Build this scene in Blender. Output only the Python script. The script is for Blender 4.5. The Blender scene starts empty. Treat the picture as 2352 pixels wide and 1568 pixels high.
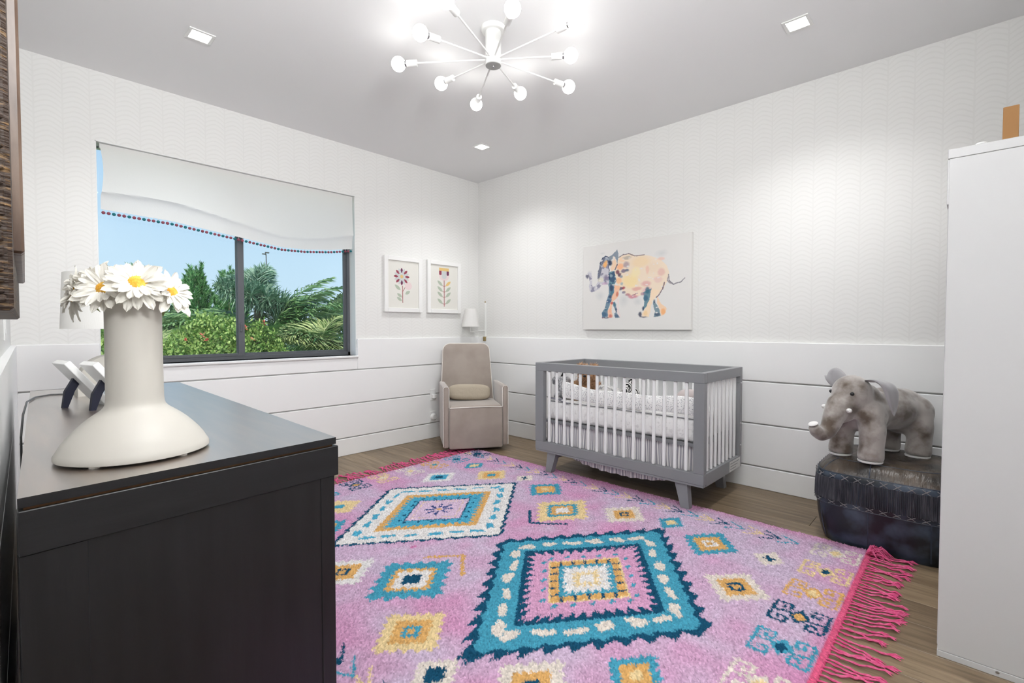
import bpy, bmesh, math, random
import numpy as np
from mathutils import Vector, Matrix, Euler

random.seed(7)
rng = np.random.default_rng(11)
S = bpy.context.scene
COL = S.collection
PI = math.pi

# ------------------------------------------------------------------ camera, world, sun, exposure
cam_d = bpy.data.cameras.new('camera')
cam = bpy.data.objects.new('camera', cam_d)
COL.objects.link(cam)
cam_d.sensor_fit = 'HORIZONTAL'
cam_d.sensor_width = 36.0
cam_d.lens = 36.0 * 1100.0 / 2352.0
cam_d.clip_start = 0.01
cam_d.clip_end = 400
cam.location = (0, 0, 1.13)
cam.rotation_euler = (PI / 2 - math.atan(31 / 1100.0), 0, -math.radians(46.4))
S.camera = cam

S.view_settings.view_transform = 'Standard'
S.view_settings.look = 'None'
S.view_settings.gamma = 1.0
S.view_settings.use_curve_mapping = False
S.view_settings.exposure = 0.0

W = bpy.data.worlds.new('sky')
S.world = W
W.use_nodes = True
wn, wl = W.node_tree.nodes, W.node_tree.links
wn.clear()
w_out = wn.new('ShaderNodeOutputWorld')
w_bg = wn.new('ShaderNodeBackground')
w_tc = wn.new('ShaderNodeTexCoord')
w_sep = wn.new('ShaderNodeSeparateXYZ')
w_rmp = wn.new('ShaderNodeValToRGB')
wl.new(w_tc.outputs['Generated'], w_sep.inputs[0])
wl.new(w_sep.outputs['Z'], w_rmp.inputs[0])
wl.new(w_rmp.outputs[0], w_bg.inputs[0])
wl.new(w_bg.outputs[0], w_out.inputs[0])
w_rmp.color_ramp.elements[0].position = 0.0
w_rmp.color_ramp.elements[0].color = (0.62, 0.80, 0.95, 1)
w_rmp.color_ramp.elements[1].position = 0.75
w_rmp.color_ramp.elements[1].color = (0.16, 0.42, 0.85, 1)
_e = w_rmp.color_ramp.elements.new(0.12)
_e.color = (0.57, 0.78, 0.96, 1)
w_bg.inputs[1].default_value = 1.06

sun_d = bpy.data.lights.new('sun', 'SUN')
sun = bpy.data.objects.new('sun', sun_d)
COL.objects.link(sun)
sun_d.energy = 5.0
sun_d.angle = math.radians(2)
sun_d.color = (1.0, 0.95, 0.86)
sun.rotation_euler = (math.radians(42), 0, math.radians(-25))   # from behind the house: never enters the window

fill_d = bpy.data.lights.new('fill_light', 'AREA')      # unseen fill added behind the camera to brighten window wall and ceiling
fill_d.shape = 'RECTANGLE'
fill_d.size, fill_d.size_y = .58, .58
fill_d.energy = 66
fill_d.color = (.97, .99, 1.0)
fill = bpy.data.objects.new('fill_light', fill_d)
COL.objects.link(fill)
fill.location = (.29, -.36, 2.0)
fill.rotation_euler = (math.radians(124), 0, math.radians(-14))
fill_d.spread = math.radians(150)

LIGHT_DOWN = 66.0      # each recessed downlight (W)
LIGHT_BULB = 9.0      # bulb radiance


# ------------------------------------------------------------------ helpers
def lin(c):
    c = np.asarray(c, float) / 255.0
    return np.where(c <= 0.04045, c / 12.92, ((c + 0.055) / 1.055) ** 2.4)


def rgb(r, g, b):
    v = lin((r, g, b))
    return (float(v[0]), float(v[1]), float(v[2]), 1.0)


def mat(name, color, rough=0.6, metal=0.0, spec=0.5, noise=None, bump=None, sheen=0.0, coat=0.0, transl=None):
    """noise=(scale,(stretch xyz),color2,lo,hi)  bump=(scale,(stretch),strength,dist)"""
    m = bpy.data.materials.new(name)
    m.use_nodes = True
    nt = m.node_tree
    b = nt.nodes['Principled BSDF']
    b.inputs['Base Color'].default_value = color
    b.inputs['Roughness'].default_value = rough
    b.inputs['Metallic'].default_value = metal
    b.inputs['Specular IOR Level'].default_value = spec
    b.inputs['Sheen Weight'].default_value = sheen
    b.inputs['Coat Weight'].default_value = coat
    tc = nt.nodes.new('ShaderNodeTexCoord')

    def mapped(stretch):
        mp = nt.nodes.new('ShaderNodeMapping')
        mp.inputs['Scale'].default_value = stretch
        nt.links.new(tc.outputs['Object'], mp.inputs['Vector'])
        return mp
    if noise:
        sc, st, c2, lo, hi = noise
        n = nt.nodes.new('ShaderNodeTexNoise')
        n.inputs['Scale'].default_value = sc
        n.inputs['Detail'].default_value = 5
        nt.links.new(mapped(st).outputs[0], n.inputs['Vector'])
        r = nt.nodes.new('ShaderNodeValToRGB')
        r.color_ramp.elements[0].position = lo
        r.color_ramp.elements[0].color = color
        r.color_ramp.elements[1].position = hi
        r.color_ramp.elements[1].color = c2
        nt.links.new(n.outputs['Fac'], r.inputs[0])
        nt.links.new(r.outputs[0], b.inputs['Base Color'])
    if bump:
        sc, st, strength, dist = bump
        n = nt.nodes.new('ShaderNodeTexNoise')
        n.inputs['Scale'].default_value = sc
        n.inputs['Detail'].default_value = 4
        nt.links.new(mapped(st).outputs[0], n.inputs['Vector'])
        bp = nt.nodes.new('ShaderNodeBump')
        bp.inputs['Strength'].default_value = strength
        bp.inputs['Distance'].default_value = dist
        nt.links.new(n.outputs['Fac'], bp.inputs['Height'])
        nt.links.new(bp.outputs[0], b.inputs['Normal'])
    if transl:
        t = nt.nodes.new('ShaderNodeBsdfTranslucent')
        t.inputs[0].default_value = color
        mx = nt.nodes.new('ShaderNodeMixShader')
        mx.inputs[0].default_value = transl
        nt.links.new(b.outputs[0], mx.inputs[1])
        nt.links.new(t.outputs[0], mx.inputs[2])
        nt.links.new(mx.outputs[0], nt.nodes['Material Output'].inputs[0])
    return m


def emit(name, color, strength):
    m = bpy.data.materials.new(name)
    m.use_nodes = True
    nt = m.node_tree
    b = nt.nodes['Principled BSDF']
    b.inputs['Base Color'].default_value = (0.9, 0.9, 0.9, 1)
    b.inputs['Emission Color'].default_value = color
    b.inputs['Emission Strength'].default_value = strength
    return m


def attr_mat(name, rough=0.9, spec=0.1, sheen=0.0):
    m = mat(name, (1, 1, 1, 1), rough, spec=spec, sheen=sheen)
    nt = m.node_tree
    a = nt.nodes.new('ShaderNodeAttribute')
    a.attribute_name = 'Col'
    nt.links.new(a.outputs['Color'], nt.nodes['Principled BSDF'].inputs['Base Color'])
    return m


class MB:
    """collects faces of one part"""

    def __init__(self):
        self.v = []
        self.f = []

    def add(self, vs, fs, M=None):
        o = len(self.v)
        for p in vs:
            p = Vector(p)
            if M is not None:
                p = M @ p
            self.v.append(tuple(p))
        for f in fs:
            self.f.append(tuple(i + o for i in f))
        return self

    def box(self, lo, hi, b=0.0, M=None):
        x0, y0, z0 = lo
        x1, y1, z1 = hi
        if b <= 0:
            vs = [(x0, y0, z0), (x1, y0, z0), (x1, y1, z0), (x0, y1, z0), (x0, y0, z1), (x1, y0, z1), (x1, y1, z1), (x0, y1, z1)]
            fs = [(0, 3, 2, 1), (4, 5, 6, 7), (0, 1, 5, 4), (1, 2, 6, 5), (2, 3, 7, 6), (3, 0, 4, 7)]
            return self.add(vs, fs, M)
        b = min(b, (x1 - x0) * .49, (y1 - y0) * .49, (z1 - z0) * .49)
        bm = bmesh.new()
        pts = []
        for sx in (0, 1):
            for sy in (0, 1):
                for sz in (0, 1):
                    c = [(x0, x1)[sx], (y0, y1)[sy], (z0, z1)[sz]]
                    d = [(b, -b)[sx], (b, -b)[sy], (b, -b)[sz]]
                    for ax in range(3):
                        q = list(c)
                        for k in range(3):
                            if k != ax:
                                q[k] += d[k]
                        pts.append(q)
        for q in pts:
            bm.verts.new(q)
        bmesh.ops.convex_hull(bm, input=bm.verts[:])
        bmesh.ops.dissolve_limit(bm, angle_limit=0.01, verts=bm.verts[:], edges=bm.edges[:])
        bm.verts.index_update()
        vs = [tuple(v.co) for v in bm.verts]
        fs = [tuple(v.index for v in f.verts) for f in bm.faces]
        bm.free()
        return self.add(vs, fs, M)

    def tube(self, pts, rad, n=10, caps=True, M=None, squash=1.0):
        pts = [Vector(p) for p in pts]
        k = len(pts)
        if not hasattr(rad, '__len__'):
            rad = [rad] * k
        vs, fs = [], []
        up = None
        for i, p in enumerate(pts):
            t = (pts[min(i + 1, k - 1)] - pts[max(i - 1, 0)]).normalized()
            if up is None:
                up = Vector((0, 0, 1)) if abs(t.z) < .9 else Vector((1, 0, 0))
            a = t.cross(up).normalized()
            c = a.cross(t).normalized()
            up = c
            for j in range(n):
                th = 2 * PI * j / n
                vs.append(p + a * math.cos(th) * rad[i] + c * math.sin(th) * rad[i] * squash)
        for i in range(k - 1):
            for j in range(n):
                fs.append((i * n + j, i * n + (j + 1) % n, (i + 1) * n + (j + 1) % n, (i + 1) * n + j))
        if caps:
            fs.append(tuple(range(n - 1, -1, -1)))
            fs.append(tuple((k - 1) * n + j for j in range(n)))
        return self.add(vs, fs, M)

    def lathe(self, prof, n=32, M=None, cap0=True, cap1=True):
        vs, fs = [], []
        for r, z in prof:
            for j in range(n):
                th = 2 * PI * j / n
                vs.append((r * math.cos(th), r * math.sin(th), z))
        k = len(prof)
        for i in range(k - 1):
            for j in range(n):
                fs.append((i * n + j, i * n + (j + 1) % n, (i + 1) * n + (j + 1) % n, (i + 1) * n + j))
        if cap0:
            fs.append(tuple(range(n - 1, -1, -1)))
        if cap1:
            fs.append(tuple((k - 1) * n + j for j in range(n)))
        return self.add(vs, fs, M)

    def ell(self, c, r, M=None, e=1.0, n=24, m=14):
        """(super)ellipsoid; e<1 squarer"""
        def sp(x, p):
            return math.copysign(abs(x) ** p, x)
        vs, fs = [], []
        for i in range(m + 1):
            ph = -PI / 2 + PI * i / m
            for j in range(n):
                th = 2 * PI * j / n
                vs.append((c[0] + r[0] * sp(math.cos(ph), e) * sp(math.cos(th), e), c[1] + r[1] * sp(math.cos(ph), e) * sp(math.sin(th), e), c[2] + r[2] * sp(math.sin(ph), e)))
        for i in range(m):
            for j in range(n):
                fs.append((i * n + j, i * n + (j + 1) % n, (i + 1) * n + (j + 1) % n, (i + 1) * n + j))
        return self.add(vs, fs, M)

    def prism(self, poly, z0, z1, M=None):
        n = len(poly)
        vs = [(p[0], p[1], z0) for p in poly] + [(p[0], p[1], z1) for p in poly]
        fs = [tuple(range(n - 1, -1, -1)), tuple(range(n, 2 * n))]
        fs += [(i, (i + 1) % n, n + (i + 1) % n, n + i) for i in range(n)]
        return self.add(vs, fs, M)

    def mesh(self, name, m=None, smooth=False, weld=False):
        me = bpy.data.meshes.new(name)
        me.from_pydata(self.v, [], self.f)
        if weld:
            bm = bmesh.new()
            bm.from_mesh(me)
            bmesh.ops.remove_doubles(bm, verts=bm.verts[:], dist=1e-5)
            bmesh.ops.recalc_face_normals(bm, faces=bm.faces[:])
            bm.to_mesh(me)
            bm.free()
        if m is not None:
            me.materials.append(m)
        if smooth:
            me.polygons.foreach_set('use_smooth', [True] * len(me.polygons))
            try:
                me.set_sharp_from_angle(angle=math.radians(40))
            except Exception:
                pass
        me.update()
        return me

    def build(self, name, m, parent=None, smooth=False, weld=False, loc=None):
        return obj(name, self.mesh(name, m, smooth, weld), parent, loc)


def obj(name, me, parent=None, loc=None, rot=None, scale=None):
    o = bpy.data.objects.new(name, me)
    COL.objects.link(o)
    if parent is not None:
        o.parent = parent
    if loc is not None:
        o.location = loc
    if rot is not None:
        o.rotation_euler = rot
    if scale is not None:
        o.scale = scale
    return o


def thing(name, label, cat, loc=(0, 0, 0), rz=0, group=None):
    o = bpy.data.objects.new(name, None)
    COL.objects.link(o)
    o.empty_display_size = .05
    o.location = loc
    o.rotation_euler = (0, 0, rz)
    return tag(o, label, cat, group)


def tag(o, label, cat, group=None):
    o['label'] = label
    o['category'] = cat
    if group:
        o['group'] = group
    return o


def struct(o):
    o['kind'] = 'structure'
    return o


def baked(mb, name, m, parent, voxel=.01, smooth_it=6, extra=None):
    """join overlapping solids of an MB into ONE continuous skin (voxel remesh + smooth)"""
    me0 = mb.mesh(name + '_raw', None)
    o = bpy.data.objects.new(name + '_raw', me0)
    COL.objects.link(o)
    md = o.modifiers.new('r', 'REMESH')
    md.mode = 'VOXEL'
    md.voxel_size = voxel
    ms = o.modifiers.new('s', 'SMOOTH')
    ms.factor = .6
    ms.iterations = smooth_it
    dg = bpy.context.evaluated_depsgraph_get()
    me = bpy.data.meshes.new_from_object(o.evaluated_get(dg))
    bpy.data.objects.remove(o)
    bpy.data.meshes.remove(me0)
    me.name = name
    me.materials.clear()
    me.materials.append(m)
    me.polygons.foreach_set('use_smooth', [True] * len(me.polygons))
    return obj(name, me, parent)


def color_grid(name, P, C, m, parent=None, smooth=True):
    """P: (ny,nx,3) points, C: (ny,nx,3) linear colours -> vertex coloured sheet"""
    ny, nx = P.shape[:2]
    idx = np.arange(ny * nx).reshape(ny, nx)
    q = np.stack([idx[:-1, :-1], idx[:-1, 1:], idx[1:, 1:], idx[1:, :-1]], -1).reshape(-1, 4)
    me = bpy.data.meshes.new(name)
    me.vertices.add(ny * nx)
    me.vertices.foreach_set('co', P.astype(np.float32).ravel())
    me.loops.add(q.size)
    me.loops.foreach_set('vertex_index', q.astype(np.int32).ravel())
    me.polygons.add(len(q))
    me.polygons.foreach_set('loop_start', np.arange(0, q.size, 4, dtype=np.int32))
    me.polygons.foreach_set('loop_total', np.full(len(q), 4, np.int32))
    me.polygons.foreach_set('use_smooth', np.full(len(q), smooth))
    me.update(calc_edges=True)
    a = me.color_attributes.new('Col', 'FLOAT_COLOR', 'POINT')
    ca = np.ones((ny * nx, 4), np.float32)
    ca[:, :3] = np.clip(C.reshape(-1, 3), 0, 1)
    a.data.foreach_set('color', ca.ravel())
    me.materials.append(m)
    return obj(name, me, parent)


def smooth_noise(shape, cell, seed=0):
    r = np.random.default_rng(seed)
    gy, gx = int(shape[0] / cell) + 3, int(shape[1] / cell) + 3
    g = r.random((gy, gx))
    y = np.arange(shape[0]) / cell
    x = np.arange(shape[1]) / cell
    y0, x0 = y.astype(int), x.astype(int)
    fy, fx = (y - y0)[:, None], (x - x0)[None]
    fy, fx = fy * fy * (3 - 2 * fy), fx * fx * (3 - 2 * fx)
    a = g[y0][:, x0] * (1 - fx) + g[y0][:, x0 + 1] * fx
    b = g[y0 + 1][:, x0] * (1 - fx) + g[y0 + 1][:, x0 + 1] * fx
    return a * (1 - fy) + b * fy


def inpoly(X, Y, poly):
    r = np.zeros(X.shape, bool)
    n = len(poly)
    for i in range(n):
        x1, y1 = poly[i]
        x2, y2 = poly[(i + 1) % n]
        if y1 == y2:
            continue
        c = ((y1 > Y) != (y2 > Y)) & (X < (x2 - x1) * (Y - y1) / (y2 - y1) + x1)
        r ^= c
    return r


def segdist(X, Y, p, q):
    dx, dy = q[0] - p[0], q[1] - p[1]
    L = dx * dx + dy * dy + 1e-12
    t = np.clip(((X - p[0]) * dx + (Y - p[1]) * dy) / L, 0, 1)
    return np.hypot(X - p[0] - t * dx, Y - p[1] - t * dy)


def Rz(a):
    return Matrix.Rotation(a, 4, 'Z')


def T(x, y, z):
    return Matrix.Translation((x, y, z))


# ------------------------------------------------------------------ materials
XW, YW, ZC = 3.64, 3.99, 2.74          # crib wall, window wall, ceiling
YN = -0.62                              # wall behind the camera
M = {}
M['paint'] = mat('white_paint', (.80, .80, .79, 1), .45, spec=.4)
M['board'] = mat('white_board_paint', (.87, .87, .865, 1), .33, spec=.45)
M['ceiling'] = mat('ceiling_paint', (.84, .84, .84, 1), .9, spec=.1)
M['gloss_white'] = mat('gloss_white', (.82, .82, .81, 1), .25)
M['white_metal'] = mat('white_metal', (.80, .80, .78, 1), .4)
M['charcoal'] = mat('charcoal_aluminium', rgb(92, 95, 99), .4, spec=.4)
M['crib_gray'] = mat('gray_lacquer', rgb(134, 135, 138), .4)
M['crib_white'] = mat('white_lacquer', (.84, .84, .84, 1), .35)
M['linen'] = mat('white_linen', (.88, .87, .85, 1), .9, spec=.1, bump=(300, (1, 1, .25), .25, .002), transl=.28)
M['velvet'] = mat('taupe_velvet', rgb(166, 155, 146), .75, spec=.2, sheen=.5, noise=(6, (1, 1, 1), rgb(150, 138, 129), .35, .75))
M['pip'] = mat('white_piping', rgb(226, 221, 214), .7)
M['pillow'] = mat('beige_linen', rgb(176, 165, 148), .85, spec=.15, bump=(40, (1, 1, 1), .3, .01))
M['black'] = mat('black_plastic', (.01, .01, .012, 1), .35)
M['ceramic'] = mat('matte_white_ceramic', rgb(190, 186, 178), .45, spec=.4)
M['brass'] = mat('aged_brass', rgb(150, 132, 92), .4, metal=.6)
M['bulb'] = emit('bulb_glow', (1, .985, .955, 1), LIGHT_BULB)
M['down'] = emit('downlight_glow', (1, .98, .95, 1), 14)
M['navy_stand'] = mat('navy_velvet_stand', rgb(22, 26, 48), .6)
M['card'] = mat('kraft_cardboard', rgb(156, 114, 70), .8)
M['rubber'] = mat('gray_cable', rgb(95, 95, 95), .5)
M['silver'] = mat('steel', rgb(180, 180, 182), .3, metal=1)


def wood_grain(name, dark, light, rough, axis, scale=9, spec=.5, contrast=(.35, .7)):
    st = [8, 8, 8]
    st[axis] = .7
    return mat(name, dark, rough, spec=spec, noise=(scale, tuple(st), light, contrast[0], contrast[1]), bump=(scale * 4, tuple(st), .12, .002))


M['ebony_top'] = wood_grain('dark_stained_top', rgb(70, 56, 45), rgb(104, 84, 67), .36, 1, 6, spec=1.0)
_p = M['ebony_top'].node_tree.nodes['Principled BSDF']
_p.inputs['Coat Weight'].default_value = 1.0
_p.inputs['Coat Roughness'].default_value = .30
_p.inputs['Coat IOR'].default_value = 3.9
M['ebony_x'] = wood_grain('black_brown_rail', rgb(14, 15, 18), rgb(23, 23, 26), .42, 0, 6)
M['ebony_z'] = wood_grain('black_brown_panel', rgb(13, 13, 16), rgb(23, 23, 26), .42, 2, 5)


def wallpaper(name, axis):
    m = mat(name, (.8, .8, .78, 1), .7, spec=.2)
    nt = m.node_tree
    N, L = nt.nodes.new, nt.links.new
    tc = N('ShaderNodeTexCoord')
    sp = N('ShaderNodeSeparateXYZ')
    L(tc.outputs['Object'], sp.inputs[0])

    def mt(op, a, b=None, c=None):
        n = N('ShaderNodeMath')
        n.operation = op
        for i, x in enumerate((a, b, c)):
            if x is None:
                continue
            if hasattr(x, 'is_output'):
                L(x, n.inputs[i])
            else:
                n.inputs[i].default_value = x
        return n.outputs[0]
    u = sp.outputs['X' if axis == 0 else 'Y']
    z = sp.outputs['Z']
    nz = N('ShaderNodeTexNoise')
    nz.inputs['Scale'].default_value = 14
    L(tc.outputs['Object'], nz.inputs['Vector'])
    fu = mt('FRACT', mt('DIVIDE', u, .125))
    a = mt('ABSOLUTE', mt('SUBTRACT', mt('MULTIPLY', fu, 2.0), 1.0))       # 0 mid .. 1 edge
    curve = mt('MULTIPLY', mt('POWER', a, 1.7), .034)
    zz = mt('ADD', mt('ADD', z, curve), mt('MULTIPLY', nz.outputs['Fac'], .012))
    fz = mt('FRACT', mt('DIVIDE', zz, .030))
    band = mt('ABSOLUTE', mt('SUBTRACT', mt('MULTIPLY', fz, 2.0), 1.0))
    line = mt('SMOOTH_MIN', mt('MAXIMUM', mt('MULTIPLY', mt('SUBTRACT', band, .55), 3.0), 0.0), 1.0, .1)
    stem = mt('MULTIPLY', mt('GREATER_THAN', a, .93), .8)
    pat = mt('MAXIMUM', line, stem)
    pat = mt('MULTIPLY', pat, mt('ADD', mt('MULTIPLY', nz.outputs['Fac'], .8), .4))
    above = mt('GREATER_THAN', z, 1.02)
    pat = mt('MINIMUM', mt('MULTIPLY', pat, above), 1.0)
    mx = N('ShaderNodeMix')
    mx.data_type = 'RGBA'
    L(pat, mx.inputs['Factor'])
    mx.inputs['A'].default_value = (.80, .795, .775, 1)
    mx.inputs['B'].default_value = (.758, .752, .730, 1)
    b = nt.nodes['Principled BSDF']
    L(mx.outputs['Result'], b.inputs['Base Color'])
    return m


M['paper_x'] = wallpaper('feather_wallpaper_x', 0)
M['paper_y'] = wallpaper('feather_wallpaper_y', 1)

# ------------------------------------------------------------------ the room shell
WX0, WX1, WZ0, WZ1 = 0.395, 2.156, 0.885, 2.31
LW = lambda y: -0.06 + 0.0165 * y                 # left wall face (wall runs very slightly out of square)

fl = struct(MB().box((-.35, YN - .1, -.10), (XW + .2, YW + .2, -.020)).build('floor', mat('subfloor', rgb(60, 52, 44), .9)))
ce = struct(MB().box((-.4, YN - .2, ZC), (XW + .2, YW + .2, ZC + .12)).build('ceiling', M['ceiling']))
wb = MB()
wb.box((-.4, YW, -.02), (WX0, YW + .2, ZC))
wb.box((WX1, YW, -.02), (XW + .2, YW + .2, ZC))
wb.box((WX0, YW, -.02), (WX1, YW + .2, WZ0))
wb.box((WX0, YW, WZ1), (WX1, YW + .2, ZC))
wall_window = struct(wb.build('wall_back', M['paper_x']))
wall_crib = struct(MB().box((XW, YN - .2, -.02), (XW + .2, YW, ZC)).build('wall_right', M['paper_y']))
lv = [(LW(YN) - .2, YN), (LW(YN), YN), (LW(YW), YW), (LW(YW) - .2, YW)]
wall_left = struct(MB().prism(lv, -.02, ZC).build('wall_left', M['paper_y']))
wall_near = struct(MB().box((-.4, YN - .2, -.02), (XW, YN, ZC)).build('wall_front', M['paper_x']))

# shiplap boards, each a board of its own
BZ = [(.0, .151), (.160, .451), (.460, .751), (.760, 1.032)]
TH = .022


def board(x0, x1, z0, z1, wall):
    MB().box((x0, YW - TH, z0), (x1, YW, z1), .004).build('wainscot_board', M['board'], wall)


for i, (z0, z1) in enumerate(BZ):
    if i < 3:
        board(.02, XW - TH, z0, z1, wall_window)
    else:
        board(.02, WX0, z0, z1, wall_window)
        board(WX0 + .001, WX1 - .001, z0, WZ0 - .022, wall_window)
        board(WX1, XW - TH, z0, z1, wall_window)
    MB().box((XW - TH, YN, z0), (XW, YW, z1), .004).build('wainscot_board', M['board'], wall_crib)
    # left wall boards, following its slant
    p = [(LW(YN), YN), (LW(YN) + TH, YN), (LW(YW) + TH, YW - TH), (LW(YW), YW - TH)]
    MB().prism(p, z0, z1).build('wainscot_board', M['board'], wall_left)
    MB().box((.0, YN, z0), (XW - TH, YN + TH, z1), .004).build('wainscot_board', M['board'], wall_near)

# window: reveal, sill, frame, sashes, panes
rv = .006
struct(MB().box((WX0, YW - .001, WZ0), (WX0 + rv, YW + .19, WZ1), .001).build('trim_1', M['paint']))
struct(MB().box((WX1 - rv, YW - .001, WZ0), (WX1, YW + .19, WZ1), .001).build('trim_2', M['paint']))
struct(MB().box((WX0, YW - .001, WZ1 - rv), (WX1, YW + .19, WZ1), .001).build('trim_3', M['paint']))
win = bpy.data.objects.new('window_1', None)
COL.objects.link(win)
struct(win)
MB().box((WX0 - .006, YW - TH - .014, WZ0 - .022), (WX1 + .006, YW + .19, WZ0), .006).build('window_sill', M['gloss_white'], win)
YG = YW + .10
fr = MB()
fr.box((WX0 - .05, YG, WZ0), (WX1 - .006, YG + .06, WZ0 + .03), .002)
fr.box((WX0 - .05, YG, WZ1 - .004), (WX1 - .006, YG + .06, WZ1 + .026), .002)
fr.box((WX0 - .05, YG, WZ0), (WX0 - .02, YG + .06, WZ1 + .02), .002)
fr.box((WX1 - .03, YG, WZ0), (WX1 - .006, YG + .06, WZ1 - .006), .002)
fr.build('window_frame', M['charcoal'], win)
XM = 1.25
glass = bpy.data.materials.new('window_glass')
glass.use_nodes = True
_nt = glass.node_tree
_nt.nodes.remove(_nt.nodes['Principled BSDF'])
_t = _nt.nodes.new('ShaderNodeBsdfTransparent')
_t.inputs[0].default_value = (.97, .985, .98, 1)
_g = _nt.nodes.new('ShaderNodeBsdfGlossy')
_g.inputs['Roughness'].default_value = .02
_m = _nt.nodes.new('ShaderNodeMixShader')
_m.inputs[0].default_value = .02
_nt.links.new(_t.outputs[0], _m.inputs[1])
_nt.links.new(_g.outputs[0], _m.inputs[2])
_nt.links.new(_m.outputs[0], _nt.nodes['Material Output'].inputs[0])
for k, (a, b, yo) in enumerate(((WX0 - .03, XM + .02, .0), (XM - .03, WX1 - .028, .022))):
    sb = MB()
    w = .026
    za, zb = WZ0 + .024, WZ1 + .012
    y0, y1 = YG + yo, YG + yo + .02
    wl_, wr_ = (w, .045) if k == 0 else (.045, w)
    sb.box((a, y0, za), (a + wl_, y1, zb), .002)
    sb.box((b - wr_, y0, za), (b, y1, zb), .002)
    sb.box((a + wl_, y0, za), (b - wr_, y1, za + w), .002)
    sb.box((a + wl_, y0, zb - w), (b - wr_, y1, zb), .002)
    so = sb.build('sash', M['charcoal'], win)
    MB().box((a + wl_ - .004, y0 + .008, za + w - .004), (b - wr_ + .004, y0 + .012, zb - w + .004)).build('pane', glass, so)
    if k == 0:
        MB().box((b - .034, y0 - .008, 1.10), (b - .018, y0, 1.17), .003).build('latch', M['charcoal'], so)

# floor boards
M['plank'] = mat('oak_plank', rgb(118, 105, 90), .38, spec=.4)
_nt = M['plank'].node_tree
_b = _nt.nodes['Principled BSDF']
_oi = _nt.nodes.new('ShaderNodeObjectInfo')
_tc = _nt.nodes.new('ShaderNodeTexCoord')
_mp = _nt.nodes.new('ShaderNodeMapping')
_mp.inputs['Scale'].default_value = (22, 1.3, 22)
_ad = _nt.nodes.new('ShaderNodeVectorMath')
_mul = _nt.nodes.new('ShaderNodeMath')
_mul.operation = 'MULTIPLY'
_mul.inputs[1].default_value = 37.0
_nt.links.new(_oi.outputs['Random'], _mul.inputs[0])
_nt.links.new(_tc.outputs['Object'], _mp.inputs['Vector'])
_nt.links.new(_mp.outputs[0], _ad.inputs[0])
_nt.links.new(_mul.outputs[0], _ad.inputs[1])
_n = _nt.nodes.new('ShaderNodeTexNoise')
_n.inputs['Scale'].default_value = 1.6
_n.inputs['Detail'].default_value = 8
_n.inputs['Roughness'].default_value = .65
_n.inputs['Distortion'].default_value = .6
_nt.links.new(_ad.outputs[0], _n.inputs['Vector'])
_r = _nt.nodes.new('ShaderNodeValToRGB')
_r.color_ramp.elements[0].position = .3
_r.color_ramp.elements[0].color = rgb(94, 77, 58)
_r.color_ramp.elements[1].position = .72
_r.color_ramp.elements[1].color = rgb(152, 133, 108)
_nt.links.new(_n.outputs['Fac'], _r.inputs[0])
_hs = _nt.nodes.new('ShaderNodeHueSaturation')
_mr = _nt.nodes.new('ShaderNodeMapRange')
_mr.inputs['To Min'].default_value = .8
_mr.inputs['To Max'].default_value = 1.12
_nt.links.new(_oi.outputs['Random'], _mr.inputs['Value'])
_nt.links.new(_mr.outputs[0], _hs.inputs['Value'])
_nt.links.new(_r.outputs[0], _hs.inputs['Color'])
_nt.links.new(_hs.outputs[0], _b.inputs['Base Color'])
_bp = _nt.nodes.new('ShaderNodeBump')
_bp.inputs['Strength'].default_value = .15
_bp.inputs['Distance'].default_value = .002
_nt.links.new(_n.outputs['Fac'], _bp.inputs['Height'])
_nt.links.new(_bp.outputs[0], _b.inputs['Normal'])
PW = .19
x = -.1
plank_cache = {}
while x < XW - TH:
    w = min(PW, XW - x) - .0016
    y = YN - random.uniform(0.0, 1.3)
    while y < YW:
        L_ = random.choice((1.5, 1.8, 2.1))
        ya, yb = max(y, YN), min(y + L_, YW)
        if yb - ya > .05:
            key = (round(w, 3), round(yb - ya, 2))
            if key not in plank_cache:
                plank_cache[key] = MB().box((-w / 2, -(yb - ya) / 2 + .0008, -.02), (w / 2, (yb - ya) / 2 - .0008, 0), .0012).mesh('plank', M['plank'])
            obj('plank', plank_cache[key], fl, (x + w / 2, (ya + yb) / 2, 0))
        y += L_
    x += PW

# recessed square downlights
for i, (x, y, lab) in enumerate(((.76, 3.10, 'square white recessed downlight above the window end of the ceiling'),
                                 (2.93, 3.16, 'square white recessed downlight in the ceiling corner over the armchair'),
                                 (2.91, .685, 'square white recessed downlight over the leather pouf side of the room'),
                                 (.76, .685, 'square white recessed downlight in the ceiling over the near end of the dresser'))):
    t = thing('recessed_downlight', lab, 'ceiling light', (x, y, ZC), 0, 'recessed downlights')
    fb = MB()
    for q in ((-.062, -.062, .062, -.046), (-.062, .046, .062, .062), (-.062, -.046, -.046, .046), (.046, -.046, .062, .046)):
        fb.box((q[0], q[1], -.006), (q[2], q[3], 0), .001)
    fb.build('trim_ring', M['white_metal'], t)
    MB().box((-.046, -.046, -.003), (.046, .046, 0)).build('diffuser', M['down'], t)
    ld = bpy.data.lights.new('downlight', 'SPOT')
    ld.energy = LIGHT_DOWN
    ld.spot_size = math.radians(135)
    ld.spot_blend = 1.0
    ld.shadow_soft_size = .06
    ld.color = (.98, .99, 1.0)
    lo = bpy.data.objects.new('downlight_beam', ld)
    COL.objects.link(lo)
    lo.parent = t
    lo.location = (0, 0, -.02)

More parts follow.
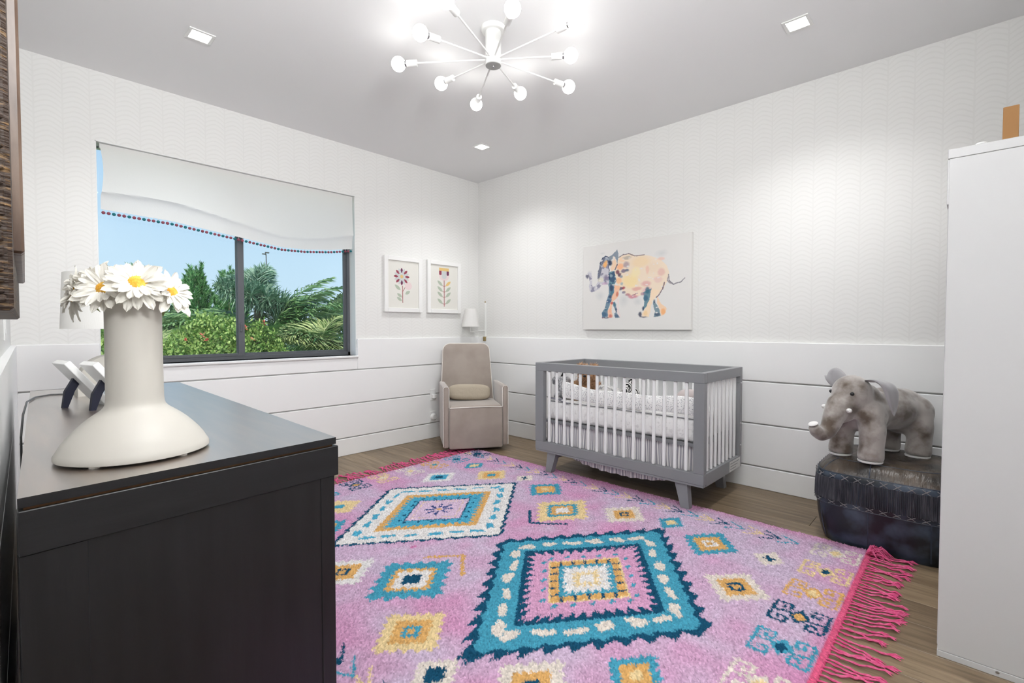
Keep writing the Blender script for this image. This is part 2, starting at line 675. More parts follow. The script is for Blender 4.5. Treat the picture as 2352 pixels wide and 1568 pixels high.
# ------------------------------------------------------------------ rug
RX0, RX1, RY0, RY1 = .52, 2.965, .325, 3.275
rug = thing('area_rug', 'pink tufted rug with blue and cream diamonds and hot pink tassels', 'rug', (0, 0, 0))
st = .005
xs = np.arange(RX0, RX1 + 1e-6, st)
ys = np.arange(RY0, RY1 + 1e-6, st)
X, Y = np.meshgrid(xs, ys)
sh = X.shape
cPINK, cLIL, cHOT = lin((219, 172, 206)), lin((213, 192, 216)), lin((218, 130, 180))
cTEAL, cNAVY, cGOLD, cYEL = lin((78, 165, 192)), lin((30, 84, 114)), lin((230, 180, 112)), lin((242, 216, 164))
cCRE, cWHT, cBLUE = lin((236, 225, 214)), lin((240, 236, 234)), lin((86, 178, 210))
n1 = smooth_noise(sh, 70, 1) * .6 + smooth_noise(sh, 18, 2) * .4
n2 = smooth_noise(sh, 110, 3) * .5 + smooth_noise(sh, 30, 4) * .5
t1 = np.clip((n1 - .35) * 2.4, 0, 1)[..., None]
t2 = np.clip((n2 - .52) * 3.0, 0, 1)[..., None]
C = cLIL * (1 - t1) + cPINK * t1
C = C * (1 - .42 * t2) + cHOT * .42 * t2
edge = np.minimum(np.minimum(X - RX0, RX1 - X), np.minimum(Y - RY0, RY1 - Y))
te = np.clip(1 - edge / .10, 0, 1)[..., None] * .55
C = C * (1 - te) + cHOT * te
jit = rng.normal(0, .0028, sh)
jX, jY = X + jit, Y + rng.normal(0, .0028, sh)


def diamond(c, cx, cy, a, b, teeth=0, amp=0.0, skew=.5):
    global C
    ux, uy = np.abs(jX - cx) / a, np.abs(jY - cy) / b
    d = ux + uy
    if teeth:
        t = ux / np.maximum(d, 1e-6)
        f = np.mod(t * teeth, 1.0)
        saw = np.where(f < skew, f / skew, (1 - f) / (1 - skew))
        d = d - amp * (saw - .5) * 2
    C = np.where((d < 1)[..., None], c, C)


def dline(c, cx, cy, a, b, w):
    global C
    d = np.abs(jX - cx) / a + np.abs(jY - cy) / b
    C = np.where((np.abs(d - 1) < w)[..., None], c, C)


def stroke(c, pts, w):
    global C
    x0, x1 = min(p[0] for p in pts) - w - .01, max(p[0] for p in pts) + w + .01
    y0, y1 = min(p[1] for p in pts) - w - .01, max(p[1] for p in pts) + w + .01
    i0, i1 = np.searchsorted(ys, (y0, y1))
    j0, j1 = np.searchsorted(xs, (x0, x1))
    if i1 <= i0 or j1 <= j0:
        return
    d = np.full((i1 - i0, j1 - j0), 9.0)
    for p, q in zip(pts[:-1], pts[1:]):
        d = np.minimum(d, segdist(jX[i0:i1, j0:j1], jY[i0:i1, j0:j1], p, q))
    C[i0:i1, j0:j1] = np.where((d < w)[..., None], c, C[i0:i1, j0:j1])


def marks(c, cx, cy, a, b, s, n, w, ln):
    """little woven flecks along the ring at scale s of a diamond"""
    r = random.Random(int(cx * 1000 + cy * 77 + s * 10))
    for (sx, sy) in ((1, 1), (1, -1), (-1, 1), (-1, -1)):
        for k in range(n):
            t = (k + .5) / n
            px, py = cx + sx * a * s * t, cy + sy * b * s * (1 - t)
            for z in range(3):
                ang = math.atan2(-sy * b, sx * a) + r.uniform(-.25, .25)
                ox, oy = r.uniform(-.016, .016), r.uniform(-.016, .016)
                dx, dy = math.cos(ang) * ln * r.uniform(.6, 1), math.sin(ang) * ln * r.uniform(.6, 1)
                stroke(c, [(px + ox - dx, py + oy - dy), (px + ox + dx, py + oy + dy)], w)


# big blue diamond
cx, cy, a, b = 1.757, 1.212, .735, .553
diamond(cNAVY, cx, cy, a, b, 10, .045, .75)
diamond(cTEAL, cx, cy, a * .925, b * .925, 10, .022, .4)
marks(cCRE, cx, cy, a, b, .775, 6, .0135, .027)
diamond(cNAVY, cx, cy, .475, .372)
diamond(lin((224, 170, 205)), cx, cy, .415, .322, 11, .085, .65)
for (sx, sy) in ((1, 1), (1, -1), (-1, 1), (-1, -1)):
    for k in range(5):
        t = (k + .4) / 5
        stroke(cTEAL, [(cx + sx * .315 * t, cy + sy * .25 * (1 - t)), (cx + sx * .315 * t + .014, cy + sy * .25 * (1 - t))], .009)
diamond(cYEL, cx, cy, .272, .218)
diamond(cGOLD, cx, cy, .258, .206)
for (sx, sy) in ((1, 1), (1, -1), (-1, 1), (-1, -1)):
    for k in range(5):
        t = (k + .5) / 5
        px, py = cx + sx * .23 * t, cy + sy * .182 * (1 - t)
        stroke(cNAVY, [(px - sx * .012, py - sy * .009), (px + sx * .012, py + sy * .009)], .006)
diamond(cTEAL, cx, cy, .203, .158)
diamond(cWHT, cx, cy, .165, .128, 6, .14, .5)
diamond(cYEL, cx, cy, .09, .07, 4, .3, .5)
diamond(cWHT, cx, cy, .05, .04, 3, .2)
# big cream diamond
cx, cy, a, b = 1.808, 2.345, .706, .55
diamond(cNAVY, cx, cy, a, b, 10, .022, .8)
diamond(cWHT, cx, cy, a * .955, b * .955, 10, .014, .5)
marks(cBLUE, cx, cy, a, b, .80, 6, .0085, .032)
diamond(cGOLD, cx, cy, .45, .345)
diamond(cBLUE, cx, cy, .385, .292, 12, .075, .5)
for (sx, sy) in ((1, 1), (1, -1), (-1, 1), (-1, -1)):
    for k in range(5):
        t = (k + .5) / 5
        stroke(cNAVY, [(cx + sx * .30 * t, cy + sy * .235 * (1 - t)), (cx + sx * .30 * t + .012, cy + sy * .235 * (1 - t))], .007)
diamond(cNAVY, cx, cy, .262, .208)
diamond(lin((226, 200, 224)), cx, cy, .247, .196)
dline(cYEL, cx, cy, .20, .158, .018)
for k in range(8):
    an = k * PI / 4
    for r0 in (.035, .065):
        stroke(lin((62, 84, 140)), [(cx + math.cos(an) * r0 * 1.15, cy + math.sin(an) * r0 * .9), (cx + math.cos(an) * (r0 + .016) * 1.15, cy + math.sin(an) * (r0 + .016) * .9)], .0085)
diamond(cGOLD, cx, cy, .024, .02)


def small(cx, cy, a, b, layers, cross=None):
    for i, (c, s) in enumerate(layers):
        diamond(c, cx, cy, a * s, b * s, 5 if i < 2 else 3, .10 if i < 2 else .12, .5)
    if cross is not None:
        stroke(cross, [(cx - .022, cy - .014), (cx + .022, cy + .014)], .008)
        stroke(cross, [(cx - .008, cy + .020), (cx + .008, cy - .020)], .007)


small(2.318, 1.782, .235, .185, ((cYEL, 1), (cTEAL, .62), (cGOLD, .45), (cWHT, .27)))
small(2.54, 2.10, .158, .138, ((cTEAL, 1), (cGOLD, .62), (cYEL, .25)))
small(1.215, 1.773, .228, .196, ((cTEAL, 1), (cGOLD, .62), (cWHT, .48), (cNAVY, .25)))
small(1.0, 1.465, .158, .146, ((cYEL, 1), (cGOLD, .62), (cTEAL, .3), (cGOLD, .13)))
small(2.525, 1.475, .165, .138, ((cCRE, 1), (cGOLD, .58), (cNAVY, .26), (cGOLD, .14)))
small(2.602, 1.215, .105, .078, ((cTEAL, 1), (cYEL, .45)))
small(2.485, .95, .172, .139, ((cTEAL, 1), (cGOLD, .66), (cWHT, .33), (cGOLD, .15)))
small(2.518, .678, .092, .07, ((cCRE, 1),), cNAVY)
small(2.145, .706, .150, .137, ((cCRE, 1), (cGOLD, .64), (cNAVY, .32), (cGOLD, .17)))
small(1.37, .755, .13, .10, ((cTEAL, 1), (cGOLD, .62), (cYEL, .25)))
small(.925, 1.225, .10, .085, ((cCRE, 1), (cNAVY, .5)))
small(1.10, .965, .16, .135, ((cCRE, 1), (cGOLD, .6), (cNAVY, .25)))
small(2.20, 2.85, .155, .125, ((cWHT, 1), (cBLUE, .6), (cNAVY, .28)))
small(2.51, 2.605, .155, .13, ((cYEL, 1), (cGOLD, .62), (cTEAL, .3)))
small(2.585, 2.885, .105, .08, ((cTEAL, 1), (cYEL, .5)))
small(2.626, 2.371, .092, .07, ((cCRE, 1),), cNAVY)
small(1.40, 2.83, .15, .135, ((cYEL, 1), (cTEAL, .3)))
small(1.03, 2.055, .165, .14, ((cWHT, 1), (cGOLD, .62), (cNAVY, .28), (cGOLD, .14)))
small(1.18, 2.59, .155, .13, ((cTEAL, 1), (cGOLD, .6), (cYEL, .3)))
# brackets beside the small diamonds
for c, p in ((cNAVY, [(2.176, 1.925), (2.035, 1.798), (2.17, 1.635)]), (lin((226, 178, 110)), [(1.375, 1.895), (1.515, 1.778), (1.388, 1.636)])):
    stroke(c, p, .0075)
    for q0, q1 in zip(p[:-1], p[1:]):
        for k in range(8):
            t = (k + .5) / 8
            px, py = q0[0] + (q1[0] - q0[0]) * t, q0[1] + (q1[1] - q0[1]) * t
            stroke(c, [(px, py), (px + .014, py)], .006)
stroke(cHOT, [(1.395, 2.03), (1.41, 2.03)], .012)


def hook(c, cc, cx, cy):
    w = .0066
    diamond(c, cx, cy, .058, .040, 3, .08)
    if cc is not None:
        diamond(cc, cx, cy, .032, .024)
    for s in (1, -1):
        e = cy + s * .092
        stroke(c, [(cx + s * .012, cy + s * .034), (cx + s * .002, e)], w)
        stroke(c, [(cx - .074, e), (cx + .074, e)], w)
        for q in (1, -1):
            bx = cx + q * .074
            stroke(c, [(bx, e), (bx, e - s * .056), (bx - q * .040, e - s * .056), (bx - q * .040, e - s * .030), (bx - q * .022, e - s * .030)], w)


for yy, row in ((.452, ((2.80, cCRE, cYEL), (2.555, cYEL, cNAVY), (2.315, cGOLD, cYEL), (2.085, cNAVY, cGOLD), (1.845, cTEAL, cNAVY), (1.60, cCRE, cYEL), (1.36, cYEL, cNAVY), (1.12, cGOLD, cYEL), (.88, cNAVY, cGOLD))),
                (3.135, ((2.85, cNAVY, None), (2.605, cTEAL, cNAVY), (2.375, cGOLD, cTEAL), (2.14, cCRE, cYEL), (1.90, cYEL, cCRE), (1.68, cNAVY, cGOLD), (1.44, cTEAL, cNAVY), (1.2, cGOLD, cYEL), (.96, cCRE, cYEL)))):
    for xx, c, cc in row:
        hook(c, cc, xx, yy)


def chevron(c, x, y, mid, hw=.056, ln=.085):
    w = .0052
    stroke(c, [(x + hw, y + ln), (x, y), (x - hw, y + ln)], w)
    if mid:
        stroke(c, [(x, y), (x + .004, y + ln)], w)


for xx in (2.80, .74):
    for k in range(10):
        y = .70 + .265 * k
        chevron(cNAVY, xx, y, True)
        chevron(cTEAL, xx, y - .085, False, .05)
        chevron(cYEL, xx, y + .085, True)
# hot pink flat woven ends
for c0 in ((Y < RY0 + .022), (Y > RY1 - .022)):
    C = np.where(c0[..., None], lin((212, 92, 128)) * 1.25, C)
flat = (Y < RY0 + .022) | (Y > RY1 - .022)
bm_ = np.minimum(np.minimum(X - RX0, RX1 - X), np.minimum(Y - RY0, RY1 - Y))
Z = .0125 + rng.normal(0, .0024, sh) * np.where(flat, .25, 1) + (smooth_noise(sh, 3, 9) - .5) * .004
Z = np.where(flat, Z - .005, Z)
Z = np.where(bm_ < st * .5, .001, np.maximum(Z, .004))
C = C * (.72 + rng.normal(0, .12, sh))[..., None]        # woven wool is darker than its lit look
C = np.where(flat[..., None], C, C * (.93 + 14 * np.clip(Z - .0095, -.004, .01))[..., None])
M['rug'] = attr_mat('tufted_wool', .95, .05)
color_grid('pile', np.stack([X + rng.normal(0, .0010, sh) * (bm_ > st), Y + rng.normal(0, .0010, sh) * (bm_ > st), Z], -1), C, M['rug'], rug)

# fringe strands
M['fringe'] = mat('hot_pink_cotton', rgb(204, 74, 122), .9, spec=.1, noise=(60, (1, 1, 1), rgb(222, 108, 150), .35, .65))
strands = []
for k in range(8):
    r = random.Random(k)
    mb = MB()
    L_ = r.uniform(.095, .15)
    sway = r.uniform(-.045, .045)
    pts, rad = [], []
    for i in range(9):
        t = i / 8
        pts.append((sway * t * t + .003 * math.sin(t * 18 + k), -L_ * t, .008 - .003 * t + .002 * math.sin(t * 9 + k) + .002))
        rad.append(.0038 + .0012 * math.sin(t * 30))
    mb.tube(pts, rad, 5)
    ex, ey, ez = pts[-1]
    for q in range(9):
        a = sway * 6 + r.uniform(-.5, .5)
        mb.tube([(ex, ey + .006, ez), (ex + math.sin(a) * .016, ey - .014, ez + r.uniform(0, .008)), (ex + math.sin(a) * .034, ey - r.uniform(.024, .036), .003 + r.uniform(0, .004))], [.0026, .0022, .0008], 4)
    strands.append(mb.mesh('fringe_strand', M['fringe'], True))
nst = 88
for endy, sg in ((RY0, 1), (RY1, -1)):
    for k in range(nst):
        x = RX0 + .01 + (RX1 - RX0 - .02) * (k + .5) / nst + random.uniform(-.004, .004)
        obj('fringe_strand', strands[random.randrange(8)], rug, (x, endy + sg * .002, .0), (0, 0, (0 if sg > 0 else PI) + random.uniform(-.22, .22)))
# curled tassel clump at the near corner
mb = MB()
r = random.Random(5)
for q in range(60):
    p0 = Vector((2.93 + r.uniform(-.03, .03), .335 + r.uniform(-.01, .01), .016))
    a = r.uniform(-PI * .75, -.1)
    l_ = r.uniform(.05, .095)
    mb.tube([p0, p0 + Vector((math.cos(a) * l_ * .5, math.sin(a) * l_ * .5, r.uniform(.012, .035))), p0 + Vector((math.cos(a) * l_, math.sin(a) * l_, r.uniform(-.01, .004)))], [.003, .0028, .001], 4)
mb.build('tassel_clump', M['fringe'], rug, True)

# ------------------------------------------------------------------ dresser (left foreground)
ZD = .88
A_, B_, C_, D_ = (.003, 1.003), (.512, 1.045), (.537, 2.645), (.053, 2.685)     # top outline near-left, near-right, far-right, far-left


def inset(poly, d):
    cx = sum(p[0] for p in poly) / len(poly)
    cy = sum(p[1] for p in poly) / len(poly)
    out = []
    for p in poly:
        v = Vector((p[0] - cx, p[1] - cy))
        out.append((p[0] - d * math.copysign(1, v.x), p[1] - d * math.copysign(1, v.y)))
    return out


dr = thing('dresser', 'black-brown wooden dresser with wood-grain top, standing along the left wall', 'dresser', (0, 0, 0))
top = [A_, B_, C_, D_]
tp = MB().prism(top, ZD - .015, ZD).build('top', M['ebony_x'], dr)
tp.data.materials.append(M['ebony_top'])
for f_ in tp.data.polygons:
    f_.material_index = 1 if f_.normal.z > .9 else 0
MB().prism(inset(top, .006), ZD - .020, ZD - .015).build('shadow_gap', mat('raw_edge', rgb(96, 66, 36), .8), dr)
ex = Vector((B_[0] - A_[0], B_[1] - A_[1], 0)).normalized()       # along the near end
ey = Vector((-ex.y, ex.x, 0))
wid = (Vector(B_) - Vector(A_)).length
ME = Matrix(((ex.x, ey.x, 0, A_[0]), (ex.y, ey.y, 0, A_[1]), (0, 0, 1, 0), (0, 0, 0, 1)))
ZT = ZD - .020
# near end: top rail, two stiles, bottom rail, recessed panel
MB().box((0, 0, ZT - .068), (wid + .006, .022, ZT), .0015, ME).build('end_rail', M['ebony_x'], dr)
MB().box((0, .0025, .06), (.078, .022, ZT - .068), .001, ME).build('end_stile', M['ebony_z'], dr)
MB().box((wid - .036, .0025, .0), (wid - .003, .022, ZT - .068), .001, ME).build('end_stile', M['ebony_z'], dr)
MB().box((.078, .0045, .10), (wid - .036, .018, ZT - .068), 0, ME).build('end_panel', M['ebony_z'], dr)
MB().box((0.078, .0025, .06), (wid - .036, .022, .10), .001, ME).build('end_rail', M['ebony_x'], dr)
body = inset(top, .010)
bA, bB, bC, bD = body
body[0] = (bA[0], bA[1] + .015)
body[1] = (bB[0] - .010, bB[1] + .012)
body[2] = (bC[0] - .010, bC[1])
MB().prism(body, .07, ZT).build('carcass', M['ebony_z'], dr)
for (px, py) in ((A_[0] + .03, A_[1] + .05), (D_[0] + .03, D_[1] - .05), (C_[0] - .04, C_[1] - .05)):
    MB().box((px - .025, py - .025, 0.0), (px + .025, py + .025, .07), .002).build('leg', M['ebony_z'], dr)
# drawers on the front (facing the room)
fx = Vector((C_[0] - B_[0], C_[1] - B_[1], 0)).normalized()
MF = Matrix(((fx.x, fx.y, 0, body[1][0]), (fx.y, -fx.x, 0, body[1][1] + .03), (0, 0, 1, 0), (0, 0, 0, 1)))
LF = (Vector(C_) - Vector(B_)).length - .08
for row, (z0, z1) in enumerate(((.09, .34), (.35, .60), (.61, .82))):
    nd = 4 if row == 2 else 2
    for k in range(nd):
        a, b = LF * k / nd + .006, LF * (k + 1) / nd - .006
        d = MB().box((a, 0, z0), (b, .016, z1), .003, MF).build('drawer', M['ebony_x'], dr)
        for q in ((.5,) if nd == 4 else (.25, .75)):
            MB().lathe([(.008, 0), (.007, .012), (.016, .016), (.016, .024), (.010, .028)], 14, MF @ T(a + (b - a) * q, .016, (z0 + z1) / 2) @ Matrix.Rotation(-PI / 2, 4, 'X')).build('knob', M['black'], d, True)

# vase on the dresser
vz = ZD + .004
VX, VY = .172, 1.205
vase = thing('vase', 'white ceramic vase with flaring bell foot on the near end of the dresser', 'vase', (VX, VY, ZD))
prof = [(.118, .004), (.1235, .006), (.1235, .012), (.1195, .019), (.1135, .030), (.106, .041), (.097, .052), (.086, .064), (.074, .075), (.063, .0835), (.0545, .090), (.0495, .096), (.0475, .102), (.0466, .112),
        (.0462, .16), (.0458, .24), (.0458, .302), (.0450, .3055), (.0430, .305), (.0415, .300), (.0415, .12), (.03, .10)]
MB().lathe(prof, 64, None, True, True).build('body', M['ceramic'], vase, True)
for an in (-2.3, -1.0, .4, 1.8):
    MB().lathe([(.008, .0), (.008, .004)], 12, T(.108 * math.cos(an), .108 * math.sin(an), 0)).build('foot_pad', M['pip'], vase)

# daisies
M['petal'] = mat('white_silk_petal', rgb(228, 225, 217), .75, spec=.2, bump=(60, (1, 8, 1), .35, .002), transl=.25)
M['daisy_eye'] = mat('yellow_daisy_centre', rgb(206, 146, 34), .8, noise=(90, (1, 1, 1), rgb(226, 182, 76), .4, .65), bump=(260, (1, 1, 1), .8, .004))
M['stem'] = mat('green_stem', rgb(112, 122, 66), .7)


def petal_mesh(seed):
    r = random.Random(seed)
    mb = MB()
    n = 8
    L_, Wd = r.uniform(.040, .049), r.uniform(.0074, .0094)
    lift, curl = r.uniform(.05, .35), r.uniform(-.012, .010)
    vs, fs = [], []
    for i in range(n + 1):
        t = i / n
        w = Wd * (math.sin(PI * min(.06 + t * .92, 1)) ** .55) * (.65 + .45 * t)
        if t > .92:
            w *= .65
        x = .007 + L_ * t
        z = lift * .02 * math.sin(t * PI * .6) + curl * t * t
        for s, dz in ((-1, .0016), (-.45, -.0004), (0, .0010), (.45, -.0004), (1, .0016)):
            vs.append((x - abs(s) * .002 * (t > .9), s * w, z + dz + .0012 * math.sin(7 * t + s * 2)))
    for i in range(n):
        for j in range(4):
            a = i * 5 + j
            fs.append((a, a + 1, a + 6, a + 5))
    mb.add(vs, fs)
    return mb.mesh('petal', M['petal'], True)


petals = [petal_mesh(s) for s in range(7)]
eye_me = MB().ell((0, 0, .0), (.0165, .0165, .0065), None, 1.0, 20, 8).mesh('eye', M['daisy_eye'], True)
calyx_me = MB().lathe([(.003, -.016), (.006, -.010), (.012, -.004), (.011, .0)], 12).mesh('calyx', M['stem'], True)
flowers = [  # centre, facing direction, size, label
    ((.170, 1.150, 1.214), (-.16, -.86, .46), 1.06, 'white daisy with wide yellow eye at the front middle of the bunch'),
    ((.128, 1.184, 1.203), (-.45, -.78, .42), 1.04, 'white daisy with half turned yellow eye, left of the front middle one'),
    ((.224, 1.172, 1.203), (.46, -.62, .52), 1.08, 'white daisy turned slightly right at the right end of the bunch'),
    ((.118, 1.262, 1.222), (-.55, .35, .75), 1.1, 'white daisy seen from behind at the upper left of the bunch'),
    ((.092, 1.262, 1.196), (-.90, -.05, .22), 1.0, 'white daisy drooping at the far left of the bunch'),
    ((.190, 1.255, 1.222), (.05, .65, .75), 1.0, 'white daisy at the back of the bunch, facing away'),
]
for c, d, s, lab in flowers:
    t = thing('daisy', lab, 'flower', c, 0, 'daisies in the white vase')
    dq = Vector(d).normalized().to_track_quat('Z', 'Y')
    t.rotation_mode = 'QUATERNION'
    t.rotation_quaternion = dq
    t.scale = (s, s, s)
    obj('eye', eye_me, t, (0, 0, .003))
    obj('calyx', calyx_me, t)
    for lay, (n, el, sc) in enumerate(((17, -.10, 1.0), (15, .22, .86))):
        for k in range(n):
            p = obj('petal', petals[random.randrange(7)], t, (0, 0, .0005 + lay * .002))
            p.rotation_euler = Euler((random.uniform(-.2, .2), -el - random.uniform(-.12, .12), 2 * PI * (k + .5 * lay) / n + random.uniform(-.06, .06)))
            q = sc * random.uniform(.9, 1.06)
            p.scale = (q, q, q)
    inv = dq.to_matrix().inverted()
    tip = inv @ (Vector((VX + (c[0] - VX) * .25, VY + (c[1] - VY) * .25, ZD + .14)) - Vector(c)) / s
    rim = inv @ (Vector((VX + (c[0] - VX) * .36, VY + (c[1] - VY) * .36, ZD + .312)) - Vector(c)) / s
    MB().tube([(0, 0, -.012), (0, 0, -.02), rim, tip], .0026, 7).build('stem', M['stem'], t, True)
    if lay:
        for q in range(3):
            a = random.uniform(0, 6.28)
            lf = MB()
            lf.add([(0, 0, 0), (.016, .010, -.004), (.042, .004, -.016), (.016, -.010, -.006)], [(0, 1, 2, 3)])
            o = lf.build('leaf', M['stem'], t)
            o.location = (0, 0, -.012)
            o.rotation_euler = (0, .5, a)

# two photo frames seen from behind, leaning back on easel struts
for k, (x, y, lab) in enumerate(((.168, 2.06, 'small white tilted picture frame with navy easel strut, left of two on the dresser'),
                                 (.222, 1.93, 'small white tilted picture frame with navy easel strut, right one, partly behind the vase'))):
    t = thing('picture_frame', lab, 'picture frame', (x, y, ZD), math.radians(12), 'picture frames on the dresser')
    lean = Matrix.Rotation(math.radians(-36), 4, 'Y')
    MB().box((-.012, -.055, .0), (.006, .055, .175), .0015, T(.045, 0, .0045) @ lean).build('frame', M['gloss_white'], t)
    MB().box((.006, -.045, .012), (.008, .045, .163), 0, T(.045, 0, .0045) @ lean).build('picture', M['pip'], t)
    MB().prism([(-.060, .0), (-.047, .0), (-.030, .05), (-.006, .096), (-.020, .116), (-.054, .05)], -.008, .008, Matrix.Rotation(PI / 2, 4, 'X')).build('easel_strut', M['navy_stand'], t)

# table lamp at the far end of the dresser
LX, LY = .275, 2.38
tl = thing('table_lamp', 'white table lamp with arched base and drum shade behind the vase', 'lamp', (LX, LY, ZD), math.radians(5))
arch = []
for i in range(25):
    an = PI * i / 24
    arch.append((an,))
vs, fs = [], []
for i, (an,) in enumerate(arch):
    ca, sa = math.cos(an), math.sin(an)
    for (ra, rz, y) in ((.120, .150, -.035), (.120, .150, .035), (.066, .094, .035), (.066, .094, -.035)):
        k_ = .92 + .08 * sa
        vs.append((-ca * ra * k_, y, max(sa, 0) ** .8 * rz))
for i in range(24):
    for j in range(4):
        fs.append((i * 4 + j, i * 4 + (j + 1) % 4, i * 4 + 4 + (j + 1) % 4, i * 4 + 4 + j))
fs += [(3, 2, 1, 0), (96, 97, 98, 99)]
MB().add(vs, fs).build('base', M['ceramic'], tl, True)
MB().lathe([(.012, .148), (.012, .20), (.018, .202), (.018, .24)], 16).build('neck', M['silver'], tl, True)
MB().lathe([(.149, .247), (.140, .452), (.138, .452), (.147, .247)], 48, None, False, False).build('lamp_shade', M['linen'], tl, True)
MB().tube([(-.139, 0, .44), (.139, 0, .44)], .002, 6).tube([(0, -.139, .44), (0, .139, .44)], .002, 6).build('shade_spider', M['silver'], tl)
MB().lathe([(.006, .24), (.006, .435), (.012, .44), (.0, .455)], 10).build('harp', M['silver'], tl, True)
cd = MB().tube([(.185, 2.38, ZD + .003), (.15, 2.44, ZD + .003), (.10, 2.46, ZD + .003), (.060, 2.40, ZD + .004), (.036, 2.25, ZD + .006), (.024, 2.05, ZD - .01), (.0175, 1.95, ZD - .06), (.0165, 1.93, .5), (.0165, 1.93, .3)], .0028, 7).build('lamp_cord', M['rubber'], None, True)
tag(cd, 'thin gray lamp cord running over the dresser edge down the left wall', 'cord')

# ------------------------------------------------------------------ roman shade with pompoms
SH = thing('roman_shade', 'white linen roman shade with pompom trim hanging in the window', 'window shade', (0, 0, 0))
SX0, SX1 = .418, 2.140


def bot(u):
    """bottom hem height along the width (hand pulled, sagging to the right of the middle)"""
    px = [0, .22, .46, .64, .75, .88, 1.0]
    pz = [1.885, 1.870, 1.818, 1.778, 1.782, 1.805, 1.838]
    return float(np.interp(u, px, pz))


nu, nv = 90, 56
P = np.zeros((nv, nu, 3))
for j in range(nu):
    u = j / (nu - 1)
    zb = bot(u)
    fold = zb + .105 + .02 * math.sin(u * 7)
    for i in range(nv):
        v = i / (nv - 1)
        z = WZ1 - .010 - (WZ1 - .010 - zb) * v
        d = z - fold
        y = YW + .022 - .004 * math.sin(u * 9 + 2 * v)
        if d > 0:
            y -= .030 * math.exp(-d / .13) * (.8 + .3 * math.sin(u * 5 + 1))     # cloth bellying above the fold
        else:
            y -= .030 * math.exp(d / .022) * (.8 + .3 * math.sin(u * 5 + 1))
        xx = SX0 + (SX1 - SX0) * u
        if u < .03:
            xx += .016 * math.sin(min(v * 1.25, 1) * PI) * (1 - u / .03)
        P[i, j] = (xx, y, z)
mb = MB()
vs = P.reshape(-1, 3).tolist()
fs = [(i * nu + j, i * nu + j + 1, (i + 1) * nu + j + 1, (i + 1) * nu + j) for i in range(nv - 1) for j in range(nu - 1)]
mb.add(vs, fs)
cl = mb.build('fabric', M['linen'], SH, True)
MB().box((SX0, YW + .026, WZ1 - .036), (SX1, YW + .052, WZ1 - .007), .002).build('head_rail', M['white_metal'], SH)
pm_r = MB().ell((0, 0, 0), (.0106, .0106, .0098), None, 1, 12, 8).mesh('pompom', mat('mauve_pompom', rgb(150, 80, 96), .95, bump=(500, (1, 1, 1), .8, .003)), True)
pm_t = MB().ell((0, 0, 0), (.0106, .0106, .0098), None, 1, 12, 8).mesh('pompom', mat('teal_pompom', rgb(36, 120, 130), .95, bump=(500, (1, 1, 1), .8, .003)), True)
npm = 66
hem = []
for k in range(npm):
    u = (k + .5) / npm
    zb = bot(u)
    xx = SX0 + (SX1 - SX0) * u
    yy = YW + .026 - .004 * math.sin(u * 9 + 2)
    obj('pompom', pm_t if k % 3 == 2 else pm_r, SH, (xx, yy, zb - .019))
tr = MB()
for k in range(npm):
    u = (k + .5) / npm
    xx = SX0 + (SX1 - SX0) * u
    yy = YW + .026 - .004 * math.sin(u * 9 + 2)
    tr.tube([(xx, yy, bot(u) + .002), (xx, yy, bot(u) - .012)], .0012, 5)
tr.build('trim_thread', M['pip'], SH)

# ------------------------------------------------------------------ chandelier
CX, CY = 1.828, 1.880
ch = thing('chandelier', 'white ten-arm sputnik chandelier with glowing globe bulbs on the ceiling', 'chandelier', (CX, CY, ZC))
MB().lathe([(.0, 0), (.066, 0), (.066, -.012), (.062, -.020), (.058, -.022)][::-1], 32).build('canopy', M['white_metal'], ch, True)
MB().lathe([(.043, -.198), (.043, -.022)], 32).build('stem', M['white_metal'], ch, True)
MB().lathe([(.041, -.201), (.041, -.198)], 32).build('base_plate', mat('gray_plate', rgb(168, 168, 164), .5), ch, True)
MB().ell((0, 0, -.204), (.009, .009, .006), None, 1, 12, 8).build('finial', M['silver'], ch, True)
ZH = -.166
for k in range(10):
    s = (-1) ** k
    R = .467 + s * .052
    an = math.radians(-158 + 36 * k)
    zb = ZH - s * .0065
    dirv = Vector((math.cos(an), math.sin(an), 0))
    tip = dirv * R + Vector((0, 0, zb))
    a0 = dirv * .040 + Vector((0, 0, ZH))
    dd = (tip - a0).normalized()
    arm = MB().tube([a0, tip - dd * .10], .0048, 8).build('arm', M['white_metal'], ch, True)
    MB().tube([tip - dd * .104, tip - dd * .103, tip - dd * .047, tip - dd * .046], [.008, .0175, .0175, .016], 18).build('socket', M['white_metal'], arm, True)
    MB().tube([tip - dd * .046, tip - dd * .030], [.014, .016], 16, False).build('bulb_collar', M['silver'], arm, True)
    MB().ell(tip, (.0385, .0385, .0385), None, 1, 24, 16).build('bulb', M['bulb'], arm, True)

# ------------------------------------------------------------------ framed flower prints
M['print'] = attr_mat('printed_paper', .7, .2)
cMAR, cPLUM, cSAGE, cPINKP, cGRY, cBR, cYL = lin((148, 70, 86)), lin((112, 62, 90)), lin((176, 186, 168)), lin((226, 206, 206)), lin((198, 202, 202)), lin((170, 112, 112)), lin((222, 190, 126))


